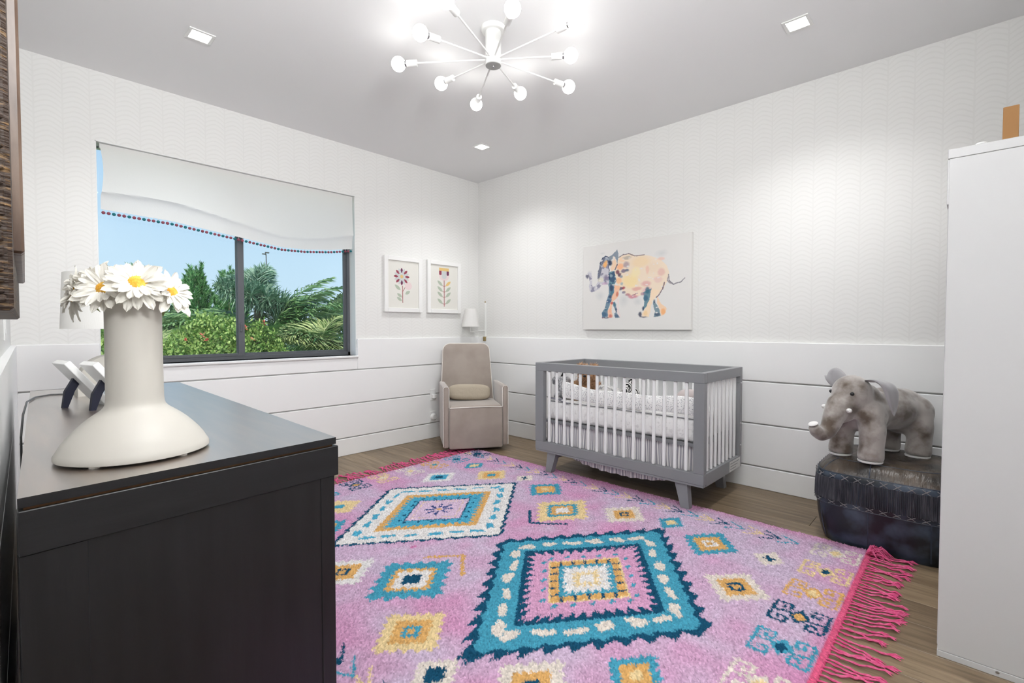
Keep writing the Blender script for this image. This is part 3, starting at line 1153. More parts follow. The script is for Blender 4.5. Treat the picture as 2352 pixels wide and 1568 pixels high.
def print_frame(x0, x1, z0, z1, draw, lab):
    t = thing('framed_print', lab, 'framed picture', ((x0 + x1) / 2, YW - .002, z0), 0, 'framed flower prints')
    w, h = (x1 - x0) / 2, z1 - z0
    fb = .040
    f = MB()
    f.box((-w, -.030, 0), (-w + fb, 0, h), .002)
    f.box((w - fb, -.030, 0), (w, 0, h), .002)
    f.box((-w + fb, -.030, 0), (w - fb, 0, fb), .002)
    f.box((-w + fb, -.030, h - fb), (w - fb, 0, h), .002)
    f.build('frame', mat('white_frame', (.84, .835, .82, 1), .4), t)
    nx, nz = 230, 320
    xs_ = np.linspace(-w + fb - .002, w - fb + .002, nx)
    zs_ = np.linspace(fb - .002, h - fb + .002, nz)
    Xp, Zp = np.meshgrid(xs_, zs_)
    Cp = np.ones((nz, nx, 3)) * lin((224, 222, 215))
    # u in -1..1, v in 0..1 from the top
    U, V = Xp / (w - fb), (h - fb - Zp) / (h - 2 * fb)
    Cp = draw(U * .36, V, Cp)
    color_grid('print', np.stack([Xp, np.full_like(Xp, -.016), Zp], -1), Cp, M['print'], t)


def leaf_mask(U, V, x0, y0, x1, y1, w):
    dx, dy = x1 - x0, y1 - y0
    L_ = math.hypot(dx, dy)
    a = ((U - x0) * dx + (V - y0) * dy) / L_ / L_
    b = np.abs(-(U - x0) * dy + (V - y0) * dx) / L_
    return (a > 0) & (a < 1) & (b < w * np.sin(PI * np.clip(a, 0, 1)) ** .8)


def draw_flower(U, V, Cc):
    put = lambda m, c: np.where(m[..., None], c, Cc)
    Cc = put(np.hypot(U - .115, V - .52) < .085, cPINKP)
    Cc = put(np.hypot(U + .04, V - .46) < .05, cPINKP)
    fx_, fy_ = -.04, .33
    for k in range(16):
        an = k * PI / 8 - PI / 2
        r0, r1 = .075, .185
        Cc = put(leaf_mask(U, V, fx_ + math.cos(an) * (.035 if k % 2 else r0), fy_ + math.sin(an) * (.035 if k % 2 else r0), fx_ + math.cos(an) * r1, fy_ + math.sin(an) * r1, .027), cGRY if k % 2 else (cPLUM if k % 8 == 0 else cMAR))
    Cc = put(np.hypot(U - fx_, V - fy_) < .062, cGRY)
    Cc = put(np.hypot(U - fx_, V - fy_) < .036, cYL)
    Cc = put(segdist(U, V, (-.025, .53), (-.02, .88)) < .009, cBR)
    Cc = put(segdist(U, V, (-.02, .65), (.035, .56)) < .007, cBR)
    for q in ((-.07, .62, -.20, .51, .035), (.04, .70, .155, .63, .035), (-.035, .77, -.15, .69, .03), (-.035, .85, -.155, .77, .03)):
        Cc = put(leaf_mask(U, V, *q), cSAGE)
    return Cc


def draw_tulip(U, V, Cc):
    put = lambda m, c: np.where(m[..., None], c, Cc)
    fx_ = .0
    Cc = put((np.hypot((U - fx_) / .13, (V - .26) / .09) < 1) & (V > .2), cPINKP)
    Cc = put((np.abs(U - fx_) < .13) & (V > .12) & (V < .26), cPINKP)
    Cc = put((np.abs(U - fx_) < .065) & (V > .12) & (V < .26), cGRY)
    Cc = put(np.hypot((U - fx_) / .065, (V - .26) / .05) < 1, cGRY)
    Cc = put((np.abs(U - fx_ + .098) < .032) & (V > .12) & (V < .205), cMAR)
    Cc = put(np.hypot((U - fx_ + .098) / .032, (V - .205) / .022) < 1, cMAR)
    Cc = put((np.abs(U - fx_ - .098) < .032) & (V > .12) & (V < .205), cPLUM)
    Cc = put(np.hypot((U - fx_ - .098) / .032, (V - .205) / .022) < 1, cPLUM)
    Cc = put((np.abs(U - fx_) < .13) & (V > .06) & (V < .13), cYL)
    Cc = put(segdist(U, V, (fx_, .35), (fx_, .93)) < .009, cBR)
    for k, v in enumerate((.46, .59, .71, .865)):
        for s in (-1, 1):
            Cc = put(segdist(U, V, (fx_, v + .02), (fx_ + s * .05, v)) < .006, cBR)
            Cc = put(leaf_mask(U, V, fx_ + s * .04, v + .012, fx_ + s * .175, v - .105, .034), cYL if (k == 0 and s > 0) else cSAGE)
    return Cc


print_frame(2.432, 2.860, 1.283, 1.815, draw_flower, 'white framed print of a dark red daisy flower, nearer the window')
print_frame(2.925, 3.362, 1.284, 1.822, draw_tulip, 'white framed print of a yellow-topped tulip with leafy stem, nearer the corner')

# ------------------------------------------------------------------ elephant canvas over the crib
cv = thing('canvas_painting', 'unframed canvas with a colourful watercolor elephant, hung above the crib', 'painting', (XW - .001, 2.04, 1.115))
MB().box((-.034, -.50, 0), (0, .50, .750), .002).build('stretched_canvas', mat('canvas_white', rgb(226, 224, 221), .8, bump=(900, (1, 1, 1), .2, .001)), cv)
nx, nz = 420, 320
U, V = np.meshgrid(np.linspace(0, 1, nx), np.linspace(0, 1, nz))        # U from the left edge (far y) V from the top
# photo layout in a 1000 x 750 sheet
EX, EY = U * 1000, V * 750
n_a = smooth_noise(EX.shape, 26, 21) * .6 + smooth_noise(EX.shape, 9, 22) * .4
n_b = smooth_noise(EX.shape, 14, 23) * .6 + smooth_noise(EX.shape, 5, 24) * .4
n_c = smooth_noise(EX.shape, 40, 25)
EXj, EYj = EX + (n_b - .5) * 14, EY + (n_a - .5) * 14
Cc = np.ones(EX.shape + (3,)) * lin((226, 224, 221))
wN, wT, wO, wY, wP, wM, wGy = lin((48, 66, 98)), lin((70, 116, 134)), lin((240, 184, 134)), lin((241, 221, 178)), lin((226, 184, 176)), lin((136, 76, 104)), lin((176, 184, 188))


def wash(mask, c, k):
    global Cc
    k = np.broadcast_to(k, mask.shape)
    k = np.where(mask, k, 0)[..., None]
    Cc = Cc * (1 - k) + np.asarray(c) * k


def blob(x, y, rx, ry, c, k=.8, soft=.35):
    global Cc
    d = np.hypot((EXj - x) / rx, (EYj - y) / ry)
    a = np.clip((1 - d) / soft, 0, 1) * k
    Cc = Cc * (1 - a[..., None]) + np.asarray(c) * a[..., None]


def pl(pts):
    return inpoly(EXj, EYj, pts)


stipple = lambda lo: (n_b * .6 + n_a * .4) > lo


def sheet(pts):
    """measured outline points -> 1000 x 750 sheet units (undoes the oblique view they were measured in)"""
    out = []
    for x, y in pts:
        u = (x - 50) / 1625.0
        zt, zb_ = 240 - 185 * u, 1450 + 55 * u
        v = (y - zt) / (zb_ - zt)
        t = u * 1210 / (1450 - u * 240)
        out.append((t * 1000, v * 750))
    return out


def P_(pts):
    return pl(sheet(pts))


def B_l(x, y, rx, ry, c, k=.8, soft=.45):
    q = sheet([(x, y)])[0]
    blob(q[0], q[1], rx * .61, ry * .57, c, k, soft)


white = lin((226, 224, 221))
for q in ((1330, 350, 110, 60), (430, 330, 60, 24), (800, 1040, 90, 120), (390, 960, 90, 90), (1010, 1060, 80, 70), (180, 610, 50, 40)):
    B_l(*q, wGy, .30, .9)
body = P_([(720, 400), (800, 355), (900, 345), (960, 365), (1080, 360), (1200, 385), (1330, 450), (1400, 530), (1425, 640), (1410, 740), (1370, 850), (1300, 960), (1230, 1000), (1180, 940), (1100, 960), (1000, 985), (900, 985), (800, 930), (740, 850), (690, 780), (660, 700), (640, 600), (690, 500)])
wash(body, lin((240, 220, 196)), .9)
for q in ((1050, 470, 170, 100, lin((241, 214, 172)), .7), (900, 750, 150, 130, lin((243, 220, 164)), .85), (980, 620, 90, 90, lin((244, 228, 178)), .7), (1230, 560, 120, 90, lin((236, 214, 190)), .6),
          (1330, 630, 62, 62, lin((228, 184, 174)), .75), (1150, 590, 32, 70, lin((238, 194, 174)), .75), (1290, 740, 80, 60, lin((232, 196, 188)), .7), (1130, 800, 90, 50, lin((226, 176, 172)), .85),
          (1000, 870, 90, 36, lin((222, 158, 150)), .7), (1150, 900, 90, 60, lin((222, 178, 190)), .7), (940, 985, 90, 34, lin((206, 136, 150)), .85), (860, 960, 50, 26, lin((170, 90, 110)), .7),
          (740, 530, 75, 60, lin((243, 178, 132)), .85), (770, 430, 60, 40, lin((244, 208, 170)), .7), (850, 400, 80, 30, lin((168, 160, 150)), .65), (840, 500, 62, 62, lin((164, 144, 156)), .75), (860, 530, 30, 16, white, .9),
          (720, 740, 60, 60, lin((243, 188, 140)), .8), (690, 840, 60, 40, lin((240, 176, 140)), .7), (1330, 430, 60, 30, lin((240, 190, 170)), .6)):
    B_l(*q)
for q in ((700, 610, 42, 42, lin((120, 62, 84)), .9), (730, 650, 36, 34, lin((92, 66, 92)), .9), (790, 600, 46, 34, lin((110, 98, 128)), .85), (845, 590, 44, 26, lin((84, 100, 128)), .85), (760, 680, 36, 24, lin((120, 140, 156)), .8),
          (790, 855, 36, 28, lin((170, 66, 80)), .9), (750, 860, 34, 26, lin((86, 70, 104)), .85), (800, 920, 40, 26, lin((120, 110, 140)), .8), (770, 790, 26, 30, lin((140, 170, 180)), .7)):
    B_l(*q)
for pts, c, k in (([(545, 780), (650, 790), (640, 880), (625, 960), (590, 1050), (540, 1150), (530, 1280), (420, 1290), (430, 1220), (480, 1150), (500, 1060), (545, 960)], lin((96, 130, 152)), .9),
               ([(650, 800), (740, 830), (720, 920), (690, 1000), (620, 1060), (600, 1140), (610, 1290), (530, 1300), (540, 1180), (580, 1080), (600, 1000), (640, 900)], lin((243, 192, 156)), .85),
               ([(690, 1000), (720, 1010), (715, 1160), (755, 1260), (740, 1290), (700, 1280), (690, 1180)], lin((232, 214, 212)), .7),
               ([(610, 1070), (650, 1060), (685, 1150), (690, 1230), (735, 1290), (650, 1300), (645, 1230), (670, 1210)], lin((104, 132, 152)), .85),
               ([(1090, 930), (1200, 860), (1190, 960), (1170, 1060), (1130, 1150), (1070, 1210), (1110, 1100), (1100, 1010)], lin((84, 130, 146)), .9),
               ([(1200, 860), (1300, 900), (1260, 1000), (1210, 1080), (1190, 1200), (1175, 1300), (1080, 1300), (1080, 1230), (1130, 1150), (1180, 1030)], lin((244, 220, 190)), .9),
               ([(1240, 1030), (1260, 1080), (1310, 1190), (1320, 1290), (1240, 1300), (1250, 1210), (1225, 1100)], lin((110, 138, 150)), .9),
               ([(1280, 980), (1330, 1100), (1400, 1170), (1400, 1240), (1330, 1290), (1310, 1190), (1280, 1080)], lin((244, 206, 168)), .85)):
    wash(P_(pts), c, k)
for q in ((595, 850, 40, 70, wN, .85), (600, 930, 34, 50, wT, .8), (575, 980, 36, 30, wN, .8), (548, 1050, 42, 40, lin((70, 98, 132)), .9), (500, 1160, 30, 40, wT, .7), (470, 1240, 52, 44, lin((72, 104, 132)), .85), (500, 1290, 60, 16, wN, .8), (440, 1290, 20, 14, wM, .8),
          (575, 1270, 36, 36, lin((204, 110, 112)), .8), (580, 1190, 26, 40, lin((240, 180, 150)), .6), (680, 1270, 44, 34, lin((84, 104, 130)), .85), (645, 1100, 32, 36, wT, .8), (675, 1180, 18, 40, wN, .7), (600, 1080, 26, 24, lin((190, 70, 80)), .8), (695, 935, 28, 50, lin((204, 100, 84)), .75),
          (1150, 900, 40, 60, lin((64, 112, 130)), .85), (1130, 1010, 34, 50, lin((70, 106, 132)), .85), (1090, 1170, 20, 40, wN, .8), (1050, 1260, 34, 52, lin((66, 70, 92)), .9), (1100, 1300, 70, 12, wN, .7), (1130, 1240, 36, 50, lin((240, 206, 150)), .7), (1080, 950, 40, 26, lin((160, 120, 150)), .7),
          (1250, 1060, 16, 34, wN, .7), (1280, 1260, 46, 34, lin((80, 96, 116)), .9), (1360, 1220, 44, 52, lin((243, 180, 124)), .9), (1270, 1230, 20, 14, white, .9)):
    B_l(*q)
headm = P_([(110, 700), (115, 650), (160, 605), (210, 615), (235, 680), (230, 760), (240, 815), (300, 815), (350, 740), (345, 640), (370, 560), (385, 480), (430, 400), (490, 380), (530, 400), (560, 480), (545, 560), (550, 640), (560, 700), (540, 790), (470, 790), (420, 800), (370, 860), (300, 890), (220, 910), (180, 880), (170, 800), (180, 720), (175, 660), (140, 700)])
wash(headm, lin((196, 194, 204)), .8)
wash(headm & stipple(.56), lin((128, 126, 150)), .8)
up = P_([(340, 700), (345, 600), (385, 480), (430, 400), (490, 378), (535, 400), (560, 470), (450, 470), (420, 560), (400, 640), (370, 720)])
wash(up, wN, .75)
wash(up & stipple(.56), lin((176, 186, 198)), .8)
B_l(400, 720, 60, 50, lin((226, 222, 200)), .7)
B_l(500, 690, 50, 60, lin((136, 126, 152)), .75)
B_l(470, 780, 60, 26, lin((208, 172, 200)), .6)
B_l(140, 670, 40, 50, lin((100, 100, 116)), .75)
B_l(480, 500, 44, 56, lin((243, 182, 112)), .95)
B_l(500, 455, 26, 22, lin((240, 190, 130)), .8)
neck = P_([(560, 600), (650, 600), (665, 680), (680, 750), (640, 800), (550, 790), (545, 690)])
wash(neck, lin((78, 128, 142)), .9)
wash(neck & stipple(.58), lin((60, 84, 116)), .85)
B_l(590, 670, 30, 36, lin((170, 190, 196)), .6)
wash(P_([(530, 400), (600, 350), (690, 275), (715, 340), (710, 430), (690, 500), (680, 440), (660, 390), (620, 400), (560, 450)]), lin((128, 142, 156)), .92)
wash(P_([(610, 380), (650, 390), (680, 480), (680, 520), (650, 575), (600, 600), (570, 560), (600, 480)]), lin((240, 206, 174)), .9)
B_l(625, 410, 24, 36, white, .8)
B_l(565, 475, 46, 52, lin((44, 60, 90)), .95)
for pts, w, c in (([(722, 395), (790, 355), (870, 343), (960, 375), (1100, 362)], 4, lin((124, 110, 116))), ([(1415, 670), (1425, 760), (1480, 820), (1560, 790), (1610, 730)], 4, lin((116, 112, 122))), ([(1412, 690), (1400, 760), (1450, 800)], 5, lin((150, 140, 146))),
                  ([(1370, 790), (1350, 880), (1300, 970), (1270, 1000)], 5, lin((112, 90, 104))), ([(690, 500), (650, 580)], 4, wN), ([(535, 400), (490, 378), (430, 400), (385, 480)], 5, wN), ([(545, 520), (550, 640), (560, 720)], 4, wN), ([(930, 960), (1010, 940)], 3, wM)):
    q_ = sheet(pts)
    for p, q in zip(q_[:-1], q_[1:]):
        wash(segdist(EXj, EYj, p, q) < w, c, .85)
inked = np.abs(Cc - white).sum(-1) > .22
for k in range(90):
    x, y = sheet([(random.uniform(130, 1400), random.uniform(400, 1300))])[0]
    wash((np.hypot((EXj - x) * random.uniform(.5, 1), (EYj - y) * random.uniform(.8, 1.8)) < random.uniform(3, 8)) & inked, lin((232, 228, 228)), .75)
Pp = np.stack([np.full_like(U, -.0345), .498 - U * .996, .748 - V * .746], -1)
color_grid('painted_face', Pp, Cc, M['print'], cv)

# ------------------------------------------------------------------ swing-arm wall lamp by the chair
wl_ = thing('wall_lamp', 'white swing-arm wall lamp with tapered shade behind the armchair', 'lamp', (XW, 3.86, 1.2))
MB().box((-.024, -.011, -.21), (0, .011, .21), .003).build('cord_cover', M['white_metal'], wl_)
MB().box((-.034, -.02, -.215), (-.0, .02, -.165), .004).build('wall_bracket', M['brass'], wl_)
MB().ell((-.015, 0, .215), (.009, .009, .009), None, 1, 10, 6).build('finial', M['brass'], wl_, True)
MB().tube([(-.015, 0, -.10), (-.10, .015, -.10), (-.20, .01, -.11), (-.23, 0, -.11), (-.23, 0, .05)], .006, 8).build('swing_arm', M['white_metal'], wl_, True)
MB().lathe([(.098, -.075), (.060, .115), (.058, .115), (.096, -.075)], 36, T(-.23, 0, .02), False, False).build('lamp_shade', M['linen'], wl_, True)
MB().lathe([(.010, .03), (.010, .075), (.026, .08), (.026, .13)], 14, T(-.23, 0, -.03)).build('socket', M['white_metal'], wl_, True)

# wall outlets beside the chair
for z, lab in ((.445, 'white wall outlet with plug, upper of two left of the armchair'), (.222, 'white wall outlet with round adapter, lower of two left of the armchair')):
    t = thing('wall_outlet', lab, 'outlet', (2.985, YW - TH, z), 0, 'outlets beside the chair')
    MB().box((-.036, -.006, -.058), (.036, 0, .058), .003).build('plate', M['gloss_white'], t)
    if z > .4:
        MB().box((-.02, -.045, -.035), (.024, -.006, .01), .006).build('plug', M['gloss_white'], t)
    else:
        MB().lathe([(.034, 0), (.034, .022), (.024, .034)], 20, T(0, -.006, .0) @ Matrix.Rotation(PI / 2, 4, 'X')).build('adapter', M['gloss_white'], t, True)

# ------------------------------------------------------------------ glider armchair in the corner
GL = thing('glider_armchair', 'taupe upholstered glider armchair with white piping in the corner', 'armchair', (2.915, 3.225, 0), math.atan2(-.557, .83))
HW = .297
MB().lathe([(.20, .016), (.21, .022), (.21, .034), (.06, .045), (.06, .07)], 32, T(0, .30, 0)).build('swivel_base', M['black'], GL, True)


def soft(lo, hi, b, name, m, par, M_=None, seg=3):
    bm = bmesh.new()
    bmesh.ops.create_cube(bm, size=1)
    for v in bm.verts:
        v.co = Vector([lo[i] + (hi[i] - lo[i]) * (v.co[i] + .5) for i in range(3)])
    bmesh.ops.bevel(bm, geom=bm.edges[:] + bm.verts[:], offset=b, segments=seg, profile=.5, affect='EDGES')
    if M_ is not None:
        bm.transform(M_)
    me = bpy.data.meshes.new(name)
    bm.to_mesh(me)
    bm.free()
    me.materials.append(m)
    me.polygons.foreach_set('use_smooth', [True] * len(me.polygons))
    me.set_sharp_from_angle(angle=math.radians(50))
    return obj(name, me, par)


for s in (-1, 1):
    x0, x1 = (-HW, -HW + .052) if s < 0 else (HW - .052, HW)
    arm = soft((x0, .0, .045), (x1, .52, .603), .018, 'arm', M['velvet'], GL)
    xe = x0 if s < 0 else x1
    xi = x1 if s < 0 else x0
    pts = [(xe, .004, .06), (xe, .004, .583), (xe - s * .012, .003, .600), (xi + s * .012, .003, .600), (xi, .004, .583), (xi, .004, .41)]
    MB().tube(pts, .0035, 6).build('piping', M['pip'], arm, True)
soft((-HW + .053, -.014, .035), (HW - .053, .05, .405), .016, 'front_panel', M['velvet'], GL)
soft((-HW + .05, .05, .07), (HW - .05, .46, .34), .01, 'seat_frame', M['velvet'], GL)
bm = MB()
st_ = soft((-HW + .054, -.012, .345), (HW - .054, .46, .428), .03, 'seat_cushion', M['velvet'], GL, None, 4)
MB().tube([(-HW + .056, -.008, .408), (-.12, -.0135, .413), (.12, -.0135, .413), (HW - .056, -.008, .408)], .0042, 6).build('piping', M['pip'], st_, True)
# back: rounded board leaning back, slightly tapering
bw, bt, bz0, bz1 = .268, .235, .30, .985


def back_outline(off=0.0):
    pts = []
    R = .075
    for i in range(9):
        a = PI / 2 * i / 8
        pts.append((bt - R + R * math.cos(a) + off, bz1 - R + R * math.sin(a) + off))
    for i in range(9):
        a = PI / 2 + PI / 2 * i / 8
        pts.append((-bt + R + R * math.cos(a) - off, bz1 - R + R * math.sin(a) + off))
    return [(bw + off, bz0)] + pts + [(-bw - off, bz0)]


ol = back_outline()
MBk = T(-.028, .40, bz0) @ Matrix.Rotation(math.radians(-9), 4, 'X') @ T(0, 0, -bz0) @ Matrix.Rotation(PI / 2, 4, 'X')
bk = MB()
n = len(ol)
rings = [(0, .955, .006), (0, .99, .001), (.006, 1, .0), (-.095, 1, 0), (-.105, .97, .004)]
vs = []
for (yy, sc, d) in ((.010, .955, 0), (.004, .985, 0), (-.006, 1.0, 0), (-.085, 1.0, 0), (-.10, .96, 0)):
    for p in ol:
        zc = (bz0 + bz1) / 2
        vs.append((p[0] * sc, zc + (p[1] - zc) * sc, yy))
fs = []
for i in range(4):
    for j in range(n):
        fs.append((i * n + j, i * n + (j + 1) % n, (i + 1) * n + (j + 1) % n, (i + 1) * n + j))
fs += [tuple(range(n - 1, -1, -1)), tuple(4 * n + j for j in range(n))]
bko = bk.add(vs, fs, MBk).build('backrest', M['velvet'], GL, True, True)
MB().tube([(p[0] * .995, (bz0 + bz1) / 2 + (p[1] - (bz0 + bz1) / 2) * .995, .001) for p in ol], .0038, 6, True, MBk).build('piping', M['pip'], bko, True)
lp = MB().ell((0, 0, 0), (.205, .058, .078), None, .55, 36, 18)
po = lp.build('lumbar_pillow', M['pillow'], None, True)
tag(po, 'beige lumbar pillow resting on the armchair seat', 'pillow')
gm = Matrix.Translation(GL.location) @ Rz(math.atan2(-.557, .83))
po.location = gm @ Vector((-.02, .335, .503))
po.rotation_euler = (math.radians(-14), math.radians(2), math.atan2(-.557, .83))

# ------------------------------------------------------------------ crib
KX, KY = 3.18, 1.795
hx, hy = .330, .665
crib = thing('crib', 'gray baby crib with white slats and splayed gray legs', 'crib', (KX, KY, 0))
G = M['crib_gray']
zb0, zb1, zt0, zt1 = .167, .247, .798, .860
MB().box((-hx, -hy, zt0), (-hx + .042, hy, zt1), .002).build('top_rail', G, crib)
MB().box((hx - .042, -hy, zt0 - .045), (hx, hy, zt1), .002).build('top_rail', G, crib)
for s in (-1, 1):
    y0, y1 = (-hy, -hy + .04) if s < 0 else (hy - .04, hy)
    MB().box((-hx + .0425, y0, zt0), (hx - .0425, y1, zt1), .002).build('top_rail', G, crib)
    MB().box((-hx + .0425, y0, zb0), (hx - .0425, y1, zb1), .002).build('bottom_rail', G, crib)
for s in (-1, 1):
    x0, x1 = (-hx, -hx + .042) if s < 0 else (hx - .042, hx)
    MB().box((x0, -hy, zb0 + .014), (x1, hy, zb1), .002).box((x0 + .003, -hy + .003, zb0), (x1 - .003, hy - .003, zb0 + .013), .001).build('bottom_rail', G, crib)
    for t_ in (-1, 1):
        w = .066 if t_ < 0 else .080
        y0, y1 = (-hy, -hy + w) if t_ < 0 else (hy - w, hy)
        MB().box((x0, y0, zb1 + .0005), (x1, y1, (zt0 if s < 0 else zt0 - .045) - .0005), .002).build('corner_post', G, crib)
sl_me = MB().box((-.009, -.0105, zb1), (.009, .0105, zt0), .005).mesh('slat', M['crib_white'])
sb_me = MB().box((-.009, -.0105, zb1), (.009, .0105, zt0 - .045), .005).mesh('slat', M['crib_white'])
ss_me = MB().box((-.0105, -.009, zb1), (.0105, .009, zt0), .005).mesh('slat', M['crib_white'])
for k in range(16):
    y = 2.335 - .0725 * k - KY
    obj('slat', sl_me, crib, (-hx + .021, y, 0))
    obj('slat', sb_me, crib, (hx - .021, y, 0))
for s in (-1, 1):
    for k in range(8):
        obj('slat', ss_me, crib, (-.235 + .067 * k, s * (hy - .02), 0))
for sx in (-1, 1):
    for sy in (-1, 1):
        zf = .013 if sx < 0 else .0
        yt, yb = sy * .515, sy * .545
        xt, xb = sx * .285, sx * .292
        vs = []
        for (x, y, z, wx, wy) in ((xb, yb, zf, .024, .027), (xt, yt, zb0, .026, .040)):
            vs += [(x - wx, y - wy, z), (x + wx, y - wy, z), (x + wx, y + wy, z), (x - wx, y + wy, z)]
        MB().add(vs, [(3, 2, 1, 0), (4, 5, 6, 7), (0, 1, 5, 4), (1, 2, 6, 5), (2, 3, 7, 6), (3, 0, 4, 7)]).build('leg', G, crib)
for sy in (-1, 1):
    MB().box((-.255, sy * .515 - .02, zb0 - .045), (.255, sy * .515 + .02, zb0 - .001), .002).build('leg_brace', G, crib)
MB().box((-hx + .045, -hy + .045, .395), (hx - .045, hy - .045, .415)).build('mattress_board', G, crib)
MB().box((.10, -hy - .0012, zb0 + .004), (.30, -hy + .0005, zb1 - .008)).build('warning_sticker', mat('sticker_paper', rgb(214, 214, 212), .5), crib)
for k in range(3):
    MB().box((.115, -hy - .0016, zb1 - .026 - k * .018), (.28 - k * .03, -hy - .001, zb1 - .022 - k * .018)).build('sticker_line', mat('sticker_ink', rgb(120, 120, 122), .6), crib)
for z in (.32, .47, .75):
    MB().lathe([(.006, 0), (.005, .003)], 10, T(hx - .021, -hy - .0, z) @ Matrix.Rotation(PI / 2, 4, 'X')).build('bolt', M['silver'], crib, True)

# mattress, bumper, skirt
M['matt'] = mat('white_quilt', (.90, .89, .88, 1), .85, spec=.1, noise=(38, (1, 1, 1), rgb(226, 224, 223), .55, .62), bump=(26, (1, 1, 1), .5, .012))
mt = thing('crib_mattress', 'white quilted mattress lying in the crib', 'mattress', (KX, KY, .416))
soft((-.275, -.60, .0), (.275, .60, .158), .035, 'mattress_body', M['matt'], mt, None, 4)
MB().tube([(-.274, -.58, .150), (-.277, -.2, .150), (-.277, .3, .148), (-.274, .58, .146)], .0035, 6).build('edge_piping', mat('gray_piping', rgb(120, 120, 124), .7), mt, True)


def speckle(name, base, dot, scale, thr):
    m = mat(name, base, .85, spec=.1)
    nt = m.node_tree
    tc = nt.nodes.new('ShaderNodeTexCoord')
    v = nt.nodes.new('ShaderNodeTexVoronoi')
    v.inputs['Scale'].default_value = scale
    nt.links.new(tc.outputs['Object'], v.inputs['Vector'])
    mth = nt.nodes.new('ShaderNodeMath')
    mth.operation = 'LESS_THAN'
    mth.inputs[1].default_value = thr
    nt.links.new(v.outputs['Distance'], mth.inputs[0])
    mx = nt.nodes.new('ShaderNodeMix')
    mx.data_type = 'RGBA'
    mx.inputs['A'].default_value = base
    mx.inputs['B'].default_value = dot
    nt.links.new(mth.outputs[0], mx.inputs['Factor'])
    nt.links.new(mx.outputs['Result'], nt.nodes['Principled BSDF'].inputs['Base Color'])
    return m


M['speck'] = speckle('speckled_cotton', (.90, .89, .88, 1), rgb(178, 178, 182), 105, .33)
bu = thing('crib_bumper', 'white speckled bumper pad tied along the inside front of the crib', 'bumper', (KX, KY, .56))
vs, fs = [], []
nb, mbk = 60, 9
for i in range(nb + 1):
    u = i / nb
    y = -.592 + 1.03 * u
    dip = .02 * math.sin(u * 9) * .4 + .012 * max(0, u - .85) / .15
    h = .108 + .008 * math.sin(u * 13 + 1) + .012 * max(0, (u - .75) / .25)
    for j in range(mbk):
        a = 2 * PI * j / mbk
        vs.append((-.262 + .017 * math.cos(a) + .006 * math.sin(u * 17), y, .02 + h / 2 + dip + h / 2 * math.copysign(abs(math.sin(a)) ** .5, math.sin(a))))
for i in range(nb):
    for j in range(mbk):
        fs.append((i * mbk + j, i * mbk + (j + 1) % mbk, (i + 1) * mbk + (j + 1) % mbk, (i + 1) * mbk + j))
fs += [tuple(range(mbk - 1, -1, -1)), tuple(nb * mbk + j for j in range(mbk))]
MB().add(vs, fs).build('pad', M['speck'], bu, True)
MB().tube([(-.281, .435, .03), (-.285, .47, .02), (-.283, .55, .028), (-.27, .585, .03)], .006, 6).tube([(-.281, .47, .02), (-.292, .40, .005), (-.290, .37, .004)], .005, 6).build('tie_ribbon', mat('gray_ribbon', rgb(130, 130, 140), .8), bu, True)

M['stripe'] = mat('ticking_stripe', rgb(222, 219, 218), .85, spec=.1)
_nt = M['stripe'].node_tree
_tc = _nt.nodes.new('ShaderNodeTexCoord')
_sp = _nt.nodes.new('ShaderNodeSeparateXYZ')
_nt.links.new(_tc.outputs['UV'], _sp.inputs[0])
_w = _nt.nodes.new('ShaderNodeMath')
_w.operation = 'SINE'
_ml = _nt.nodes.new('ShaderNodeMath')
_ml.operation = 'MULTIPLY'
_ml.inputs[1].default_value = 2 * PI / .0165
_nt.links.new(_sp.outputs['X'], _ml.inputs[0])
_nt.links.new(_ml.outputs[0], _w.inputs[0])
_rp = _nt.nodes.new('ShaderNodeValToRGB')
_rp.color_ramp.elements[0].position = .25
_rp.color_ramp.elements[0].color = rgb(236, 233, 232)
_rp.color_ramp.elements[1].position = .72
_rp.color_ramp.elements[1].color = rgb(164, 162, 170)
_mr = _nt.nodes.new('ShaderNodeMapRange')
_mr.inputs['From Min'].default_value = -1
_nt.links.new(_w.outputs[0], _mr.inputs['Value'])
_nt.links.new(_mr.outputs[0], _rp.inputs[0])
_nt.links.new(_rp.outputs[0], _nt.nodes['Principled BSDF'].inputs['Base Color'])


def skirt_panel(parent, x, y0, y1, ztop, zbot, name, alongx=False, amp=.007):
    n, m_ = 150, 7
    vs, fs, us = [], [], []
    for i in range(n + 1):
        u = i / n
        s = y0 + (y1 - y0) * u
        for j in range(m_):
            v = j / (m_ - 1)
            zz = ztop + (zbot(u) - ztop) * v
            off = amp * (.3 + v) * (math.sin(u * 95) + .5 * math.sin(u * 41 + 1) + .4 * math.sin(v * 5 + u * 20))
            vs.append((s, x + off, zz) if alongx else (x + off, s, zz))
            us.append(s + off * .5)
    for i in range(n):
        for j in range(m_ - 1):
            fs.append((i * m_ + j, i * m_ + j + 1, (i + 1) * m_ + j + 1, (i + 1) * m_ + j))
    o = MB().add(vs, fs).build(name, M['stripe'], parent, True)
    uv = o.data.uv_layers.new(name='UV')
    for lp_ in o.data.loops:
        uv.data[lp_.index].uv = (us[lp_.vertex_index], 0)
    return o


sk = thing('crib_skirt', 'gray and white striped crib skirt hanging below the mattress', 'bed skirt', (KX, KY, 0))
skirt_panel(sk, -.262, -.595, .595, .412, lambda u: .165 - .060 * math.sin(PI * min(max((u - .12) / .72, 0), 1)) ** .6 if .12 < u < .84 else .17, 'front_drop')
skirt_panel(sk, -.597, -.26, .26, .412, lambda u: .175, 'side_drop', True)
skirt_panel(sk, .597, -.26, .26, .412, lambda u: .175, 'side_drop', True)

